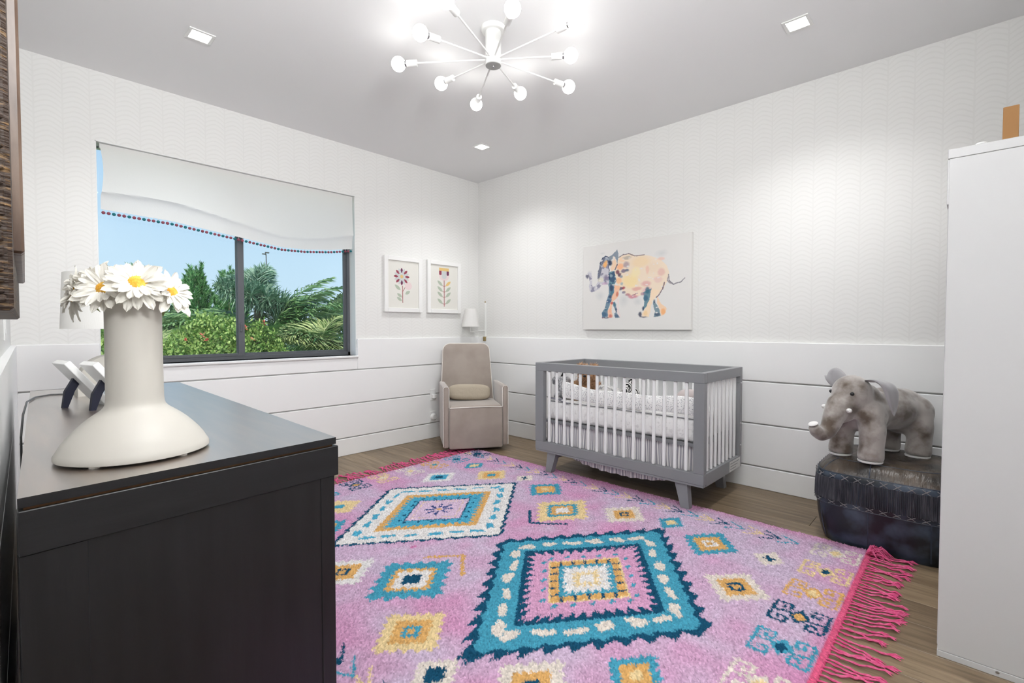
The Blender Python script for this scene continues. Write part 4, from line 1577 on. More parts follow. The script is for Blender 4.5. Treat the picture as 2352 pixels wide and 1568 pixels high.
# toys and pillows inside the crib
M['bear'] = mat('brown_shag', rgb(164, 124, 92), .95, spec=.05, sheen=.3, noise=(40, (1, 1, 1), rgb(204, 168, 132), .4, .7))
M['tan'] = mat('tan_plush', rgb(206, 172, 144), .95, spec=.05, sheen=.3)
M['grayplush'] = mat('gray_plush', rgb(150, 150, 154), .95, spec=.05, noise=(70, (1, 1, 1), rgb(206, 206, 208), .45, .6))
bear = thing('teddy_bear', 'shaggy brown teddy bear sitting in the far end of the crib', 'soft toy', (3.13, 2.155, .576), math.radians(200))
bb = MB()
bb.ell((0, 0, .075), (.085, .088, .085)).ell((.015, 0, .19), (.070, .074, .068)).ell((.075, 0, .178), (.032, .034, .028))
bb.ell((.01, .055, .252), (.022, .028, .028)).ell((.01, -.055, .252), (.022, .028, .028))
bb.tube([(.03, .075, .12), (.085, .11, .07), (.115, .10, .04)], [.035, .03, .028], 12).tube([(.03, -.075, .12), (.085, -.11, .07), (.115, -.10, .04)], [.035, .03, .028], 12)
bb.tube([(.05, .05, .03), (.13, .075, .032)], [.04, .035], 12).tube([(.05, -.05, .03), (.13, -.075, .032)], [.04, .035], 12)
bo = baked(bb, 'body', M['bear'], bear, .009, 4)
fur = MB()
r = random.Random(3)
for p in bo.data.polygons:
    if r.random() < .45:
        c = p.center
        nrm = p.normal
        tdir = (nrm + Vector((r.uniform(-.6, .6), r.uniform(-.6, .6), r.uniform(-1.0, .2)))).normalized()
        side = nrm.cross(tdir).normalized() * .0035
        L_ = r.uniform(.014, .03)
        fur.add([c - side, c + side, c + tdir * L_], [(0, 1, 2)])
fo = fur.build('fur', M['bear'], bear)
fo['kind'] = 'stuff'
MB().ell((.106, 0, .186), (.010, .013, .010), None, 1, 12, 8).build('nose', M['black'], bear, True)
for s in (-1, 1):
    MB().ell((.078, s * .03, .215), (.008, .008, .008), None, 1, 10, 8).build('eye', M['black'], bear, True)
tu = MB()
for k in range(26):
    a = r.uniform(0, 6.28)
    p0 = Vector((r.uniform(-.03, .03), r.uniform(-.045, .045), .25))
    d = Vector((math.cos(a) * .4, math.sin(a) * .6, 1)).normalized()
    side = d.cross(Vector((math.cos(a + 1), math.sin(a + 1), 0))).normalized() * .006
    tu.add([p0 - side, p0 + side, p0 + d * r.uniform(.02, .045)], [(0, 1, 2)])
tu.build('head_tuft', M['tan'], bear)

bun = thing('plush_elephant', 'small gray speckled plush elephant toy propped at the far end of the crib', 'soft toy', (3.02, 2.335, .576), math.radians(215))
bb = MB()
bb.ell((0, 0, .055), (.050, .042, .055)).ell((.015, 0, .130), (.042, .040, .042)).tube([(.05, 0, .125), (.075, 0, .085), (.085, 0, .05)], [.018, .013, .010], 10)
bb.ell((0, .048, .135), (.012, .030, .036)).ell((0, -.048, .135), (.012, .030, .036)).tube([(.03, .03, .03), (.08, .04, .02)], [.022, .02], 10).tube([(.03, -.03, .03), (.08, -.04, .02)], [.022, .02], 10)
baked(bb, 'body', M['grayplush'], bun, .007, 4)
for s in (-1, 1):
    MB().ell((.052, s * .02, .145), (.005, .005, .005), None, 1, 8, 6).build('eye', M['black'], bun, True)
MB().tube([(-.02, .0, .165), (-.022, .012, .19), (-.0, .02, .20)], .008, 6).build('ribbon', M['black'], bun, True)

dl = thing('plush_lamb', 'tan plush lamb lying beside the brown bear in the crib', 'soft toy', (3.06, 2.27, .576), math.radians(250))
bb = MB()
bb.ell((0, 0, .04), (.055, .042, .042)).ell((.06, 0, .062), (.034, .032, .030)).ell((.05, .034, .06), (.012, .022, .010)).ell((.05, -.034, .06), (.012, .022, .010))
for s in (-1, 1):
    bb.tube([(.02, s * .03, .025), (.05, s * .05, .014)], [.015, .013], 8).tube([(-.03, s * .03, .025), (-.05, s * .05, .014)], [.015, .013], 8)
baked(bb, 'body', M['tan'], dl, .007, 4)
for s in (-1, 1):
    MB().ell((.088, s * .014, .07), (.004, .004, .004), None, 1, 8, 6).build('eye', M['black'], dl, True)

# zebra toy
M['zebra'] = mat('zebra_plush', rgb(228, 226, 224), .9, spec=.05)
_nt = M['zebra'].node_tree
_tc = _nt.nodes.new('ShaderNodeTexCoord')
_wv = _nt.nodes.new('ShaderNodeTexWave')
_wv.inputs['Scale'].default_value = 16
_wv.inputs['Distortion'].default_value = 3.5
_wv.inputs['Detail Scale'].default_value = 1.2
_nt.links.new(_tc.outputs['Object'], _wv.inputs['Vector'])
_rp = _nt.nodes.new('ShaderNodeValToRGB')
_rp.color_ramp.interpolation = 'CONSTANT'
_rp.color_ramp.elements[0].color = rgb(24, 24, 26)
_rp.color_ramp.elements[1].position = .42
_rp.color_ramp.elements[1].color = rgb(232, 230, 228)
_nt.links.new(_wv.outputs['Fac'], _rp.inputs[0])
_nt.links.new(_rp.outputs[0], _nt.nodes['Principled BSDF'].inputs['Base Color'])
zb = thing('plush_zebra', 'black and white plush zebra toy in the middle of the crib', 'soft toy', (3.10, 1.76, .576), math.radians(195))
bb = MB()
bb.ell((-.02, .012, .065), (.055, .045, .062)).ell((.03, -.02, .125), (.040, .036, .040)).ell((.075, -.02, .108), (.028, .026, .024))
bb.ell((.015, -.045, .168), (.010, .014, .022)).ell((.015, .005, .168), (.010, .014, .022)).tube([(.02, .045, .03), (.06, .06, .02)], [.02, .018], 10).tube([(.02, -.03, .03), (.07, -.04, .02)], [.02, .018], 10)
baked(bb, 'body', M['zebra'], zb, .006, 3)
MB().ell((.100, -.02, .106), (.012, .020, .017), None, 1, 12, 8).build('muzzle', M['black'], zb, True)
for s in (-1, 1):
    MB().ell((.066, -.02 + s * .02, .138), (.0055, .0055, .0055), None, 1, 8, 6).build('eye', M['black'], zb, True)
MB().box((-.008, -.018, .155), (.008, -.012, .178), .002).box((-.03, -.018, .13), (-.014, -.012, .170), .002).build('mane', M['black'], zb)
M['twig'] = mat('twig_print', rgb(226, 224, 221), .85, spec=.1)
_nt = M['twig'].node_tree
_tc = _nt.nodes.new('ShaderNodeTexCoord')
_wv = _nt.nodes.new('ShaderNodeTexWave')
_wv.inputs['Scale'].default_value = 22
_wv.inputs['Distortion'].default_value = 6
_nt.links.new(_tc.outputs['Object'], _wv.inputs['Vector'])
_rp = _nt.nodes.new('ShaderNodeValToRGB')
_rp.color_ramp.elements[0].position = .05
_rp.color_ramp.elements[0].color = rgb(160, 160, 162)
_rp.color_ramp.elements[1].position = .2
_rp.color_ramp.elements[1].color = rgb(228, 226, 223)
_nt.links.new(_wv.outputs['Fac'], _rp.inputs[0])
_nt.links.new(_rp.outputs[0], _nt.nodes['Principled BSDF'].inputs['Base Color'])
p1 = MB().ell((0, 0, 0), (.048, .115, .062), None, .6, 28, 14).build('crib_pillow', M['twig'], None, True, loc=(3.09, 1.93, .634))
p1.rotation_euler = (.15, .2, 0)
tag(p1, 'small white pillow with thin gray line print between bear and zebra in the crib', 'pillow')
p2 = MB().ell((0, 0, 0), (.058, .088, .078), None, .7, 28, 14).build('crib_pillow', mat('blush_cotton', rgb(218, 206, 204), .85, spec=.1, bump=(20, (1, 1, 1), .3, .02)), None, True, loc=(3.05, 1.30, .652))
p2.rotation_euler = (0, .3, .2)
tag(p2, 'pale blush pillow standing at the near end of the crib', 'pillow')

# ------------------------------------------------------------------ leather pouf and big plush elephant
PX, PY = 3.245, .285
pf = thing('leather_pouf', 'dark blue-black leather pouf with fringe band and cross stitching', 'ottoman', (PX, PY, 0))
M['leather'] = mat('navy_black_leather', rgb(14, 22, 32), .30, spec=.6, noise=(7, (1, 1, 1), rgb(82, 98, 118), .45, .80), bump=(28, (1, 1, 1), .25, .006))
M['leather_top'] = mat('brown_black_leather', rgb(38, 34, 32), .38, spec=.5, noise=(7, (1, 1, 1), rgb(98, 84, 70), .4, .78), bump=(11, (1, 2.2, 1), .6, .02))
M['thong'] = mat('gray_lacing', rgb(128, 126, 128), .6)
M['seam'] = mat('leather_seam', rgb(52, 60, 74), .45)


def rsq(w, d, e, n=72):
    out = []
    for j in range(n):
        t = 2 * PI * j / n
        c, s = math.cos(t), math.sin(t)
        out.append((w * math.copysign(abs(c) ** e, c), d * math.copysign(abs(s) ** e, s)))
    return out


EXPO = .42


def pouf_r(z):
    """half width scale with height: belly bulges, tucks in at foot and shoulder"""
    zz = [0, .02, .06, .13, .22, .30, .36, .385, .405, .425, .436]
    ss = [.87, .90, .935, .975, 1.0, 1.0, .985, .955, .90, .82, .75]
    return float(np.interp(z, zz, ss))


PWX, PWY = .305, .312


def pouf_pt(t, z, extra=0.0):
    e = EXPO
    c, s = math.cos(t), math.sin(t)
    k = pouf_r(z)
    return Vector(((PWX * k + extra) * math.copysign(abs(c) ** e, c), (PWY * k + extra) * math.copysign(abs(s) ** e, s), z))


def pouf_band(z0, z1, nz_, name, m, extra=0.0, n=120, cap=None):
    vs, fs = [], []
    for i in range(nz_ + 1):
        z = z0 + (z1 - z0) * i / nz_
        for j in range(n):
            vs.append(pouf_pt(2 * PI * j / n, z, extra))
    for i in range(nz_):
        for j in range(n):
            fs.append((i * n + j, i * n + (j + 1) % n, (i + 1) * n + (j + 1) % n, (i + 1) * n + j))
    if cap == 'bottom':
        fs.append(tuple(range(n - 1, -1, -1)))
    return MB().add(vs, fs).build(name, m, pf, True)


pouf_band(0, .378, 14, 'side_panel', M['leather'], 0, 120, 'bottom')
# top panel: soft cushion with a dent
n = 120
vs, fs = [], []
rg = [(1.0, .376), (1.0, .384), (1.0, .395), (1.0, .406), (1.0, .418), (1.0, .428), (1.0, .436), (.93, .441), (.75, .443), (.5, .441), (.25, .438)]
for k, z in rg:
    for j in range(n):
        q = pouf_pt(2 * PI * j / n, z if z <= .436 and k == 1 else .436)
        vs.append((q.x * k, q.y * k, z + .003 * math.sin(j * .31 + k * 9) * (k < .96)))
vs.append((0, 0, .437))
for i in range(len(rg) - 1):
    for j in range(n):
        fs.append((i * n + j, i * n + (j + 1) % n, (i + 1) * n + (j + 1) % n, (i + 1) * n + j))
for j in range(n):
    fs.append(((len(rg) - 1) * n + j, (len(rg) - 1) * n + (j + 1) % n, len(rg) * n))
MB().add(vs, fs).build('top_panel', M['leather_top'], pf, True)
pouf_band(.345, .374, 2, 'stitched_band', M['leather'], .003)
pouf_band(.211, .236, 2, 'stitched_band', M['leather'], .003)
for z in (.376, .343, .209):
    MB().tube([pouf_pt(2 * PI * j / 96, z, .002) for j in range(97)], .0026, 5, False).build('seam_welt', M['seam'], pf, True)
fr_ = MB()
r = random.Random(8)
nf = 330
for k in range(nf):
    t = 2 * PI * (k + .5) / nf
    # even spacing along the superellipse
    pts = []
    a = pouf_pt(t, .346, .005)
    b = pouf_pt(t + r.uniform(-.006, .006), .238 - r.uniform(0, .008), .006)
    fr_.tube([a, (a + b) / 2 + Vector((r.uniform(-.002, .002), r.uniform(-.002, .002), 0)), b], [.0022, .0024, .002], 4)
# extra strands on the straight sides, where the parametric spacing is wide
for side in range(4):
    for k in range(78):
        q = -.88 + 1.76 * k / 77
        if side % 2 == 0:
            f_ = lambda z, ex_: Vector(((PWX * pouf_r(z) * (1 - abs(q) ** (2 / EXPO)) ** (EXPO / 2) + ex_) * (1 if side == 0 else -1), PWY * pouf_r(z) * q, z))
        else:
            f_ = lambda z, ex_: Vector((PWX * pouf_r(z) * q, (PWY * pouf_r(z) * (1 - abs(q) ** (2 / EXPO)) ** (EXPO / 2) + ex_) * (1 if side == 1 else -1), z))
        a, b = f_(.346, .005), f_(.238 - r.uniform(0, .008), .007)
        fr_.tube([a, (a + b) / 2 + Vector((r.uniform(-.002, .002), r.uniform(-.002, .002), 0)), b], [.0022, .0026, .002], 4)
fo = fr_.build('leather_fringe', mat('fringe_leather', rgb(54, 55, 62), .45, noise=(90, (1, 1, .1), rgb(92, 92, 98), .45, .7)), pf)
fo['kind'] = 'stuff'
xs_me = MB().tube([(-.015, 0, -.0115), (.015, 0, .0115)], .0020, 5).tube([(-.015, .0015, .0115), (.015, .0015, -.0115)], .0020, 5).mesh('cross_stitch', M['thong'])
for zz in (.359, .223):
    for k in range(11):
        q = -.86 + 1.72 * k / 10
        sq = (1 - abs(q) ** (2 / EXPO)) ** (EXPO / 2)
        sc_ = .75 if zz < .3 else 1
        o = obj('cross_stitch', xs_me, pf, (-(PWX * pouf_r(zz) * sq + .0048), PWY * pouf_r(zz) * q, zz), (0, 0, PI / 2), (1, 1, sc_))
        o = obj('cross_stitch', xs_me, pf, (PWX * pouf_r(zz) * q, PWY * pouf_r(zz) * sq + .0048, zz), (0, 0, 0), (1, 1, sc_))
for ty in (-.18, .06):
    MB().tube([Vector((-(PWX * pouf_r(z) + .001), ty, z)) for z in (.02, .06, .12, .208)], .0028, 5).build('panel_seam', M['seam'], pf, True)
MB().tube([Vector((PWX * pouf_r(z) * -.93, PWY * pouf_r(z) * .80 + .018, z)) for z in (.03, .07, .12, .205)], .0028, 5).build('panel_seam', M['seam'], pf, True)
MB().tube([Vector((-(PWX * pouf_r(z) + .0005), .06, z)) for z in (.378, .395, .41, .425, .436)], .0024, 5).build('panel_seam', M['seam'], pf, True)
for sx_ in (-1, 1):
    for sy_ in (-1, 1):
        MB().tube([pouf_pt(math.atan2(sy_, sx_), z, .0008) for z in (.378, .395, .41, .425, .436)], .0024, 5).build('corner_seam', M['seam'], pf, True)
MB().tube([pouf_pt(2 * PI * j / 96, .436, .0) for j in range(97)], .0022, 5, False).build('top_welt', M['seam'], pf, True)

M['eleph'] = mat('gray_brown_plush', rgb(172, 165, 160), .9, spec=.08, sheen=.6, noise=(9, (1, 1, 1), rgb(98, 86, 76), .42, .62))
M['eleph_in'] = mat('pale_gray_plush', rgb(164, 162, 164), .9, spec=.08, sheen=.6, noise=(9, (1, 1, 1), rgb(130, 126, 128), .45, .75))
M['pale'] = mat('off_white_plush', rgb(226, 224, 222), .9, spec=.08)
EL = thing('stuffed_elephant', 'large gray-brown stuffed elephant standing on the leather pouf', 'soft toy', (3.23, .34, .440), math.radians(150))
eb = MB()
eb.ell((-.06, 0, .255), (.20, .115, .115)).ell((.085, 0, .245), (.11, .108, .115)).ell((-.17, 0, .235), (.115, .108, .125))
eb.ell((.195, 0, .345), (.098, .092, .098)).ell((.235, 0, .305), (.075, .070, .085)).ell((.12, 0, .30), (.10, .085, .10))
for (x, y) in ((.155, .082), (.155, -.082), (-.19, .078), (-.19, -.078)):
    eb.ell((x - .015, y * .80, .235), (.078, .062, .085))
    eb.tube([(x - .01, y * .85, .235), (x, y, .16), (x + .004, y, .08), (x + .010, y, .030), (x + .014, y, .006)], [.058, .060, .055, .060, .056], 16)
eb.tube([(.27, 0, .300), (.312, 0, .245), (.336, 0, .190), (.362, 0, .150), (.402, 0, .140), (.436, 0, .160), (.452, 0, .190)], [.062, .054, .046, .040, .036, .032, .028], 16)
eb.tube([(.235, .03, .24), (.255, .0, .215), (.235, -.03, .24)], .03, 10)
ebo = baked(eb, 'body', M['eleph'], EL, .0085, 12)
from mathutils.bvhtree import BVHTree
_bv = BVHTree.FromPolygons([v.co for v in ebo.data.vertices], [tuple(p.vertices) for p in ebo.data.polygons])


def on_skin(p, d):
    h = _bv.ray_cast(Vector(p) + Vector(d) * .3, -Vector(d).normalized())
    return h[0] if h[0] is not None else Vector(p)



def ear(side):
    """folded ear: thick curved leaf standing out from the head, drooping"""
    mb = MB()
    n, m_ = 14, 9
    vs, fs = [], []
    for layer in (0, 1):
        for i in range(n + 1):
            u = i / n
            for j in range(m_):
                v = j / (m_ - 1) - .5
                wd = .098 * math.sin(PI * min(.16 + u * .84, 1.0)) ** .55
                if side > 0:     # near ear: rises, then folds over and hangs down
                    cxp = .165 - .035 * u
                    cyp = .062 + .088 * math.sin(min(u * 1.5, 1) * PI / 2) + .006 * u
                    czp = .415 + .036 * math.sin(u * PI * .8) - .185 * u ** 1.7
                    p = Vector((cxp + v * wd * 1.15 - .01 * u, cyp + abs(v) * .012, czp + v * .015))
                else:            # far ear: stands up and out
                    cxp = .155 - .03 * u
                    cyp = -.050 - .160 * u
                    czp = .368 + .052 * math.sin(u * PI * .55)
                    p = Vector((cxp + .010 * abs(v), cyp + v * .02, czp + v * wd * 1.35))
                th = .019 * math.sqrt(max(0, 1 - (2 * v) ** 2)) * math.sqrt(max(0, 1 - max(0, u - .7) / .3) + 1e-4)
                nrm = Vector((.25, 1, .35)).normalized() if side > 0 else Vector((1, .15, .1)).normalized()
                vs.append(p + nrm * (th if layer else -th))
    N1 = (n + 1) * m_
    for i in range(n):
        for j in range(m_ - 1):
            a, b, c, d = i * m_ + j, i * m_ + j + 1, (i + 1) * m_ + j + 1, (i + 1) * m_ + j
            fs.append((a, d, c, b))
            fs.append((N1 + a, N1 + b, N1 + c, N1 + d))
    rim = [i * m_ for i in range(n + 1)] + [n * m_ + j for j in range(1, m_)] + [i * m_ + m_ - 1 for i in range(n - 1, -1, -1)] + [j for j in range(m_ - 2, 0, -1)]
    for a, b in zip(rim, rim[1:] + rim[:1]):
        fs.append((a, b, N1 + b, N1 + a))
    mb.add(vs, fs)
    o = mb.build('ear', M['eleph_in'], EL, True, True)
    s_ = o.modifiers.new('s', 'SUBSURF')
    s_.levels = s_.render_levels = 1
    return o


ear(1)
ear(-1)
for s in (-1, 1):
    MB().ell(on_skin((.262, s * .05, .352), (.55, s * .8, .05)), (.0098, .0098, .0098), None, 1, 14, 10).build('eye', M['black'], EL, True)
    tk = on_skin((.275, s * .03, .268), (.35, s * .9, -.05))
    td = Vector((.55, s * .55, .12)).normalized()
    MB().tube([tk - td * .012, tk + td * .010, tk + td * .026, tk + td * .034], [.0115, .0125, .0115, .006], 12).build('tusk', M['pale'], EL, True)
MB().ell((0, 0, 0), (.0235, .0235, .008), T(.455, 0, .199) @ Matrix.Rotation(.45, 4, 'Y'), 1, 18, 8).build('trunk_tip', M['pale'], EL, True)
for (x, y) in ((.155, .082), (.155, -.082), (-.19, .078), (-.19, -.078)):
    MB().lathe([(.046, .0), (.0535, .002), (.0550, .006), (.0545, .011)], 24, T(x + .0125, y, .0)).build('foot_sole', M['pale'], EL, True)
MB().tube([(-.268, 0, .26), (-.292, .005, .22), (-.296, .01, .17), (-.29, .012, .14)], [.010, .008, .007, .012], 8).build('tail', M['eleph'], EL, True)

# ------------------------------------------------------------------ white wardrobe at the right edge
ar = thing('wardrobe', 'tall plain white wardrobe cut off at the right edge', 'wardrobe', (0, 0, 0))
AX0, AX1, AY0, AY1, AZ = 2.188, 3.0, -.55, .056, 1.728
WM = mat('white_melamine', (.58, .58, .585, 1), .4, spec=.4)
MB().box((AX0, AY0, .022), (AX0 + .018, AY1, AZ - .032), .001).build('side_panel', WM, ar)
MB().box((AX1 - .018, AY0, .022), (AX1, AY1, AZ - .032), .001).build('side_panel', WM, ar)
MB().box((AX0 - .001, AY0, AZ - .031), (AX1 + .001, AY1 + .004, AZ), .0015).build('top_panel', WM, ar)
MB().box((AX0 - .001, AY0, 0), (AX1 + .001, AY1 + .001, .021), .001).build('plinth', WM, ar)
MB().box((AX0 + .018, AY0, .022), (AX1 - .018, AY0 + .01, AZ - .032)).build('back_panel', WM, ar)
for k in range(2):
    a = AX0 + .020 + k * .388
    d = MB().box((a, AY1 - .016, .03), (a + .384, AY1 + .002, 1.535), .0015).build('door', WM, ar)
MB().box((AX0 + .001, AY1 - .012, 1.545), (AX1 - .001, AY1 + .005, AZ - .034), .0015).build('upper_flap', WM, ar)
MB().lathe([(.0055, 0), (.0045, .002)], 10, T(AX0, -.09, .014) @ Matrix.Rotation(-PI / 2, 4, 'Y')).build('screw_cap', M['silver'], ar, True)
bx = thing('cardboard_sleeve', 'upright brown cardboard piece standing on top of the wardrobe', 'cardboard', (AX0 + .010, -.085, AZ))
MB().box((-.004, -.018, 0), (.002, .018, .102), .001).box((.002, -.018, 0), (.06, -.0155, .098), .0005).build('card', M['card'], bx)
tg = MB().ell((0, 0, .006), (.014, .016, .007), None, 1, 14, 8).build('cable_ball', M['gloss_white'], None, True, loc=(AX0 + .03, -.02, AZ))
tag(tg, 'small white knob lying on top of the wardrobe', 'knob')

# ------------------------------------------------------------------ carved wooden mirror on the left wall
mr = thing('carved_mirror', 'dark carved wooden mirror frame with worn gold ridges on the left wall', 'mirror', (0, 0, 0))
M['carved'] = mat('carved_dark_wood', rgb(52, 36, 24), .55, noise=(26, (2, 2, 12), rgb(134, 104, 66), .55, .72), bump=(30, (1, 1, 6), .9, .006))
M['bronze'] = mat('bronze_moulding', rgb(112, 92, 78), .35, spec=.5, noise=(30, (1, 1, .3), rgb(70, 50, 38), .4, .7))
MYA, MYB, MZA, MZB = .80, 1.62, 1.150, 2.30
a_ = math.atan(.0165)
MM = Matrix(((math.cos(-a_), -math.sin(-a_), 0, LW(MYA)), (math.sin(-a_), math.cos(-a_), 0, MYA), (0, 0, 1, 0), (0, 0, 0, 1)))
D = MYB - MYA
th_ = .0555
for nm, lo, hi in (('frame_stile', (0, 0, MZA), (th_ - .004, .10, MZB)), ('frame_stile', (0, D - .10, MZA), (th_ - .004, D, MZB)),
                   ('frame_rail', (0, .1, MZA), (th_ - .004, D - .1, MZA + .08)), ('frame_rail', (0, .1, MZB - .08), (th_ - .004, D - .1, MZB))):
    MB().box(lo, hi, .004, MM).build(nm, M['carved'], mr)
r = random.Random(4)
z = MZA + .01
rd = MB()
while z < MZB - .02:
    h = r.choice((.006, .008, .012, .02, .03))
    rd.box((.004 + r.uniform(0, .006), -.0025 - r.uniform(0, .002), z), (th_ - .008 - r.uniform(0, .004), .002, z + h), .0015, MM)
    z += h + r.uniform(.002, .006)
rd.build('carved_ridges', M['carved'], mr)
MB().box((0, .104, MZA + .078), (th_ + .006, .128, MZB - .078), .003, MM).box((0, D - .128, MZA + .078), (th_ + .006, D - .104, MZB - .078), .003, MM).box((0, .128, MZA + .078), (th_ + .006, D - .128, MZA + .10), .003, MM).box((0, .128, MZB - .10), (th_ + .006, D - .128, MZB - .078), .003, MM).build('inner_moulding', M['bronze'], mr)
MB().box((.0, .12, MZA + .09), (.012, D - .12, MZB - .09), 0, MM).build('glass', mat('mirror_glass', (.9, .9, .9, 1), .02, metal=1), mr)
# wall switch by the mirror
sw = thing('light_switch', 'white light switch plate low on the left wall beyond the mirror', 'switch', (LW(2.7), 2.7, 1.14), -a_)
MB().box((0, -.036, -.058), (.006, .036, .058), .002).build('plate', M['gloss_white'], sw)
MB().box((.006, -.016, -.033), (.009, .016, .033), .001).build('rocker', M['gloss_white'], sw)

# ------------------------------------------------------------------ garden beyond the window (the room is upstairs)
struct(MB().box((-60, 4.6, -3.6), (80, 120, -3.3)).build('ground', mat('lawn', rgb(84, 110, 52), .95, spec=.05, noise=(3, (1, 1, 1), rgb(120, 136, 76), .4, .6))))
GZ = -3.3


def leafmat(name, c1, c2, rough=.5):
    m = mat(name, c1, rough, spec=.35, transl=.25)
    nt = m.node_tree
    b = nt.nodes['Principled BSDF']
    g = nt.nodes.new('ShaderNodeNewGeometry')
    rp = nt.nodes.new('ShaderNodeValToRGB')
    rp.color_ramp.elements[0].color = c1
    rp.color_ramp.elements[1].color = c2
    nt.links.new(g.outputs['Random Per Island'], rp.inputs[0])
    nt.links.new(rp.outputs[0], b.inputs['Base Color'])
    return m


M['palm_a'] = leafmat('foxtail_palm_leaf', rgb(62, 110, 80), rgb(188, 214, 188))
M['palm_b'] = leafmat('arching_palm_leaf', rgb(56, 100, 54), rgb(158, 190, 124))
M['palm_c'] = leafmat('fountain_grass_leaf', rgb(70, 108, 50), rgb(206, 214, 150))
M['pine'] = leafmat('pine_needle', rgb(50, 122, 62), rgb(146, 196, 126))
M['bush'] = leafmat('light_shrub_leaf', rgb(88, 132, 56), rgb(192, 214, 128))
M['bush_d'] = leafmat('dark_shrub_leaf', rgb(70, 104, 66), rgb(140, 166, 116))
M['bloom'] = leafmat('coral_bloom', rgb(206, 92, 80), rgb(226, 130, 110))
M['bark'] = mat('gray_bark', rgb(120, 108, 94), .9, spec=.1)


def frond(L_, droop, rise, nl, ll, lw, plume, seed, m, sweep=.5):
    """one feather frond along +X: rachis plus leaflets in two rows (plume: all round)"""
    r = random.Random(seed)
    mb = MB()
    P0 = []
    for i in range(13):
        t = i / 12
        P0.append(Vector((L_ * (t - .10 * droop * t * t), 0, L_ * (rise * t - droop * t * t))))
    mb.tube(P0, [.018 * (1 - .85 * i / 12) for i in range(13)], 5)
    for k in range(nl):
        t = .10 + .90 * (k + r.random()) / nl
        f = t * 12
        i = min(int(f), 11)
        p = P0[i].lerp(P0[i + 1], f - i)
        tg_ = (P0[i + 1] - P0[i]).normalized()
        env = math.sin(PI * min(.12 + t * .88, 1)) ** .45
        for s in (-1, 1):
            a = r.uniform(0, 2 * PI) if plume else (s * PI / 2 + r.uniform(-.35, .35))
            b_ = Vector((0, math.sin(a), math.cos(a)))
            b_ = (b_ - tg_ * b_.dot(tg_)).normalized()
            d = (b_ + tg_ * sweep).normalized()
            l_ = ll * env * r.uniform(.75, 1.1)
            e = p + d * l_ + Vector((0, 0, -l_ * r.uniform(.05, .30)))
            mid = p + d * l_ * .55
            sd = d.cross(Vector((r.uniform(-.3, .3), r.uniform(-.3, .3), 1))).normalized() * lw
            mb.add([p - sd * .4, p + sd * .4, mid + sd, mid - sd, e], [(0, 1, 2, 3), (3, 2, 4)])
    return mb.mesh('frond', m)


def palm(name, lab, x, y, crown_z, fr_meshes, nf, tilt0, tilt1, tr, grp='plants beyond the window', spin=0, extra=()):
    t = thing(name, lab, 'palm', (x, y, GZ), spin, grp)
    h = crown_z - GZ
    MB().tube([(0, 0, 0), (.05, 0, h * .3), (.02, 0, h * .7), (0, 0, h)], [tr * 1.4, tr * 1.1, tr, tr * .8], 10).build('trunk', M['bark'], t, True)
    for k in range(nf):
        el = tilt0 + (tilt1 - tilt0) * ((k * .618) % 1)
        obj('frond', fr_meshes[k % len(fr_meshes)], t, (0, 0, h - .02), (0, -el, 2.39996 * k))
    for az, el in extra:
        obj('frond', fr_meshes[int(az * 10) % len(fr_meshes)], t, (0, 0, h), (0, -el, az))
    return t


fa = [frond(.95, .75, .75, 70, .38, .013, True, s, M['palm_a'], .35) for s in range(4)]
fb_ = [frond(1.9, .55, .45, 62, .52, .016, False, 20 + s, M['palm_b'], .55) for s in range(4)]
fc_ = [frond(.82, .70, .75, 46, .40, .014, False, 40 + s, M['palm_c'], .8) for s in range(4)]
palm('foxtail_palm', 'tall foxtail palm with bushy drooping plumes right of the window mullion', 3.36, 10.0, 1.50, fa, 22, -.3, 1.35, .10)
palm('feather_palm', 'feather palm with a long frond arching to the right', 3.30, 9.4, .78, fb_, 9, .0, .7, .09, spin=.1, extra=((-.55, .80), (-.25, .95), (-.9, .55), (.2, .75), (-.35, .45)))
palm('feather_palm', 'feather palm half hidden at the right window frame', 5.55, 10.8, .75, fb_, 9, -.1, .8, .09, spin=2.2)
palm('pygmy_palm', 'low fountain-shaped palm at the lower right of the window', 3.80, 8.3, .70, fc_, 42, -.25, 1.0, .10)
palm('pygmy_palm', 'low spiky palm behind the vase at the lower left of the window', 1.75, 9.6, .55, fc_, 20, -.2, .8, .1, spin=1)


def needle_branch(seed, L_, m):
    r = random.Random(seed)
    mb = MB()
    pts = [Vector((L_ * .32 * math.sin(i / 6 * 1.2), 0, L_ * (i / 6) ** 1.4)) for i in range(7)]
    mb.tube(pts, [.012, .012, .011, .010, .009, .007, .004], 5)
    for i in range(140):
        f = r.uniform(1.2, 5.98)
        k = int(f)
        p = pts[k].lerp(pts[k + 1], f - k)
        tg_ = (pts[k + 1] - pts[k]).normalized()
        a = r.uniform(0, 6.28)
        d = (Vector((math.cos(a), math.sin(a), 0)) * .75 + tg_ * .9).normalized()
        sd = d.cross(Vector((r.random(), r.random(), .3))).normalized() * .022
        e = p + d * r.uniform(.08, .13)
        mb.add([p - sd * .5, p + sd * .5, e], [(0, 1, 2)])
    return mb.mesh('branch', m)


nb_ = [needle_branch(s, .42, M['pine']) for s in range(4)]


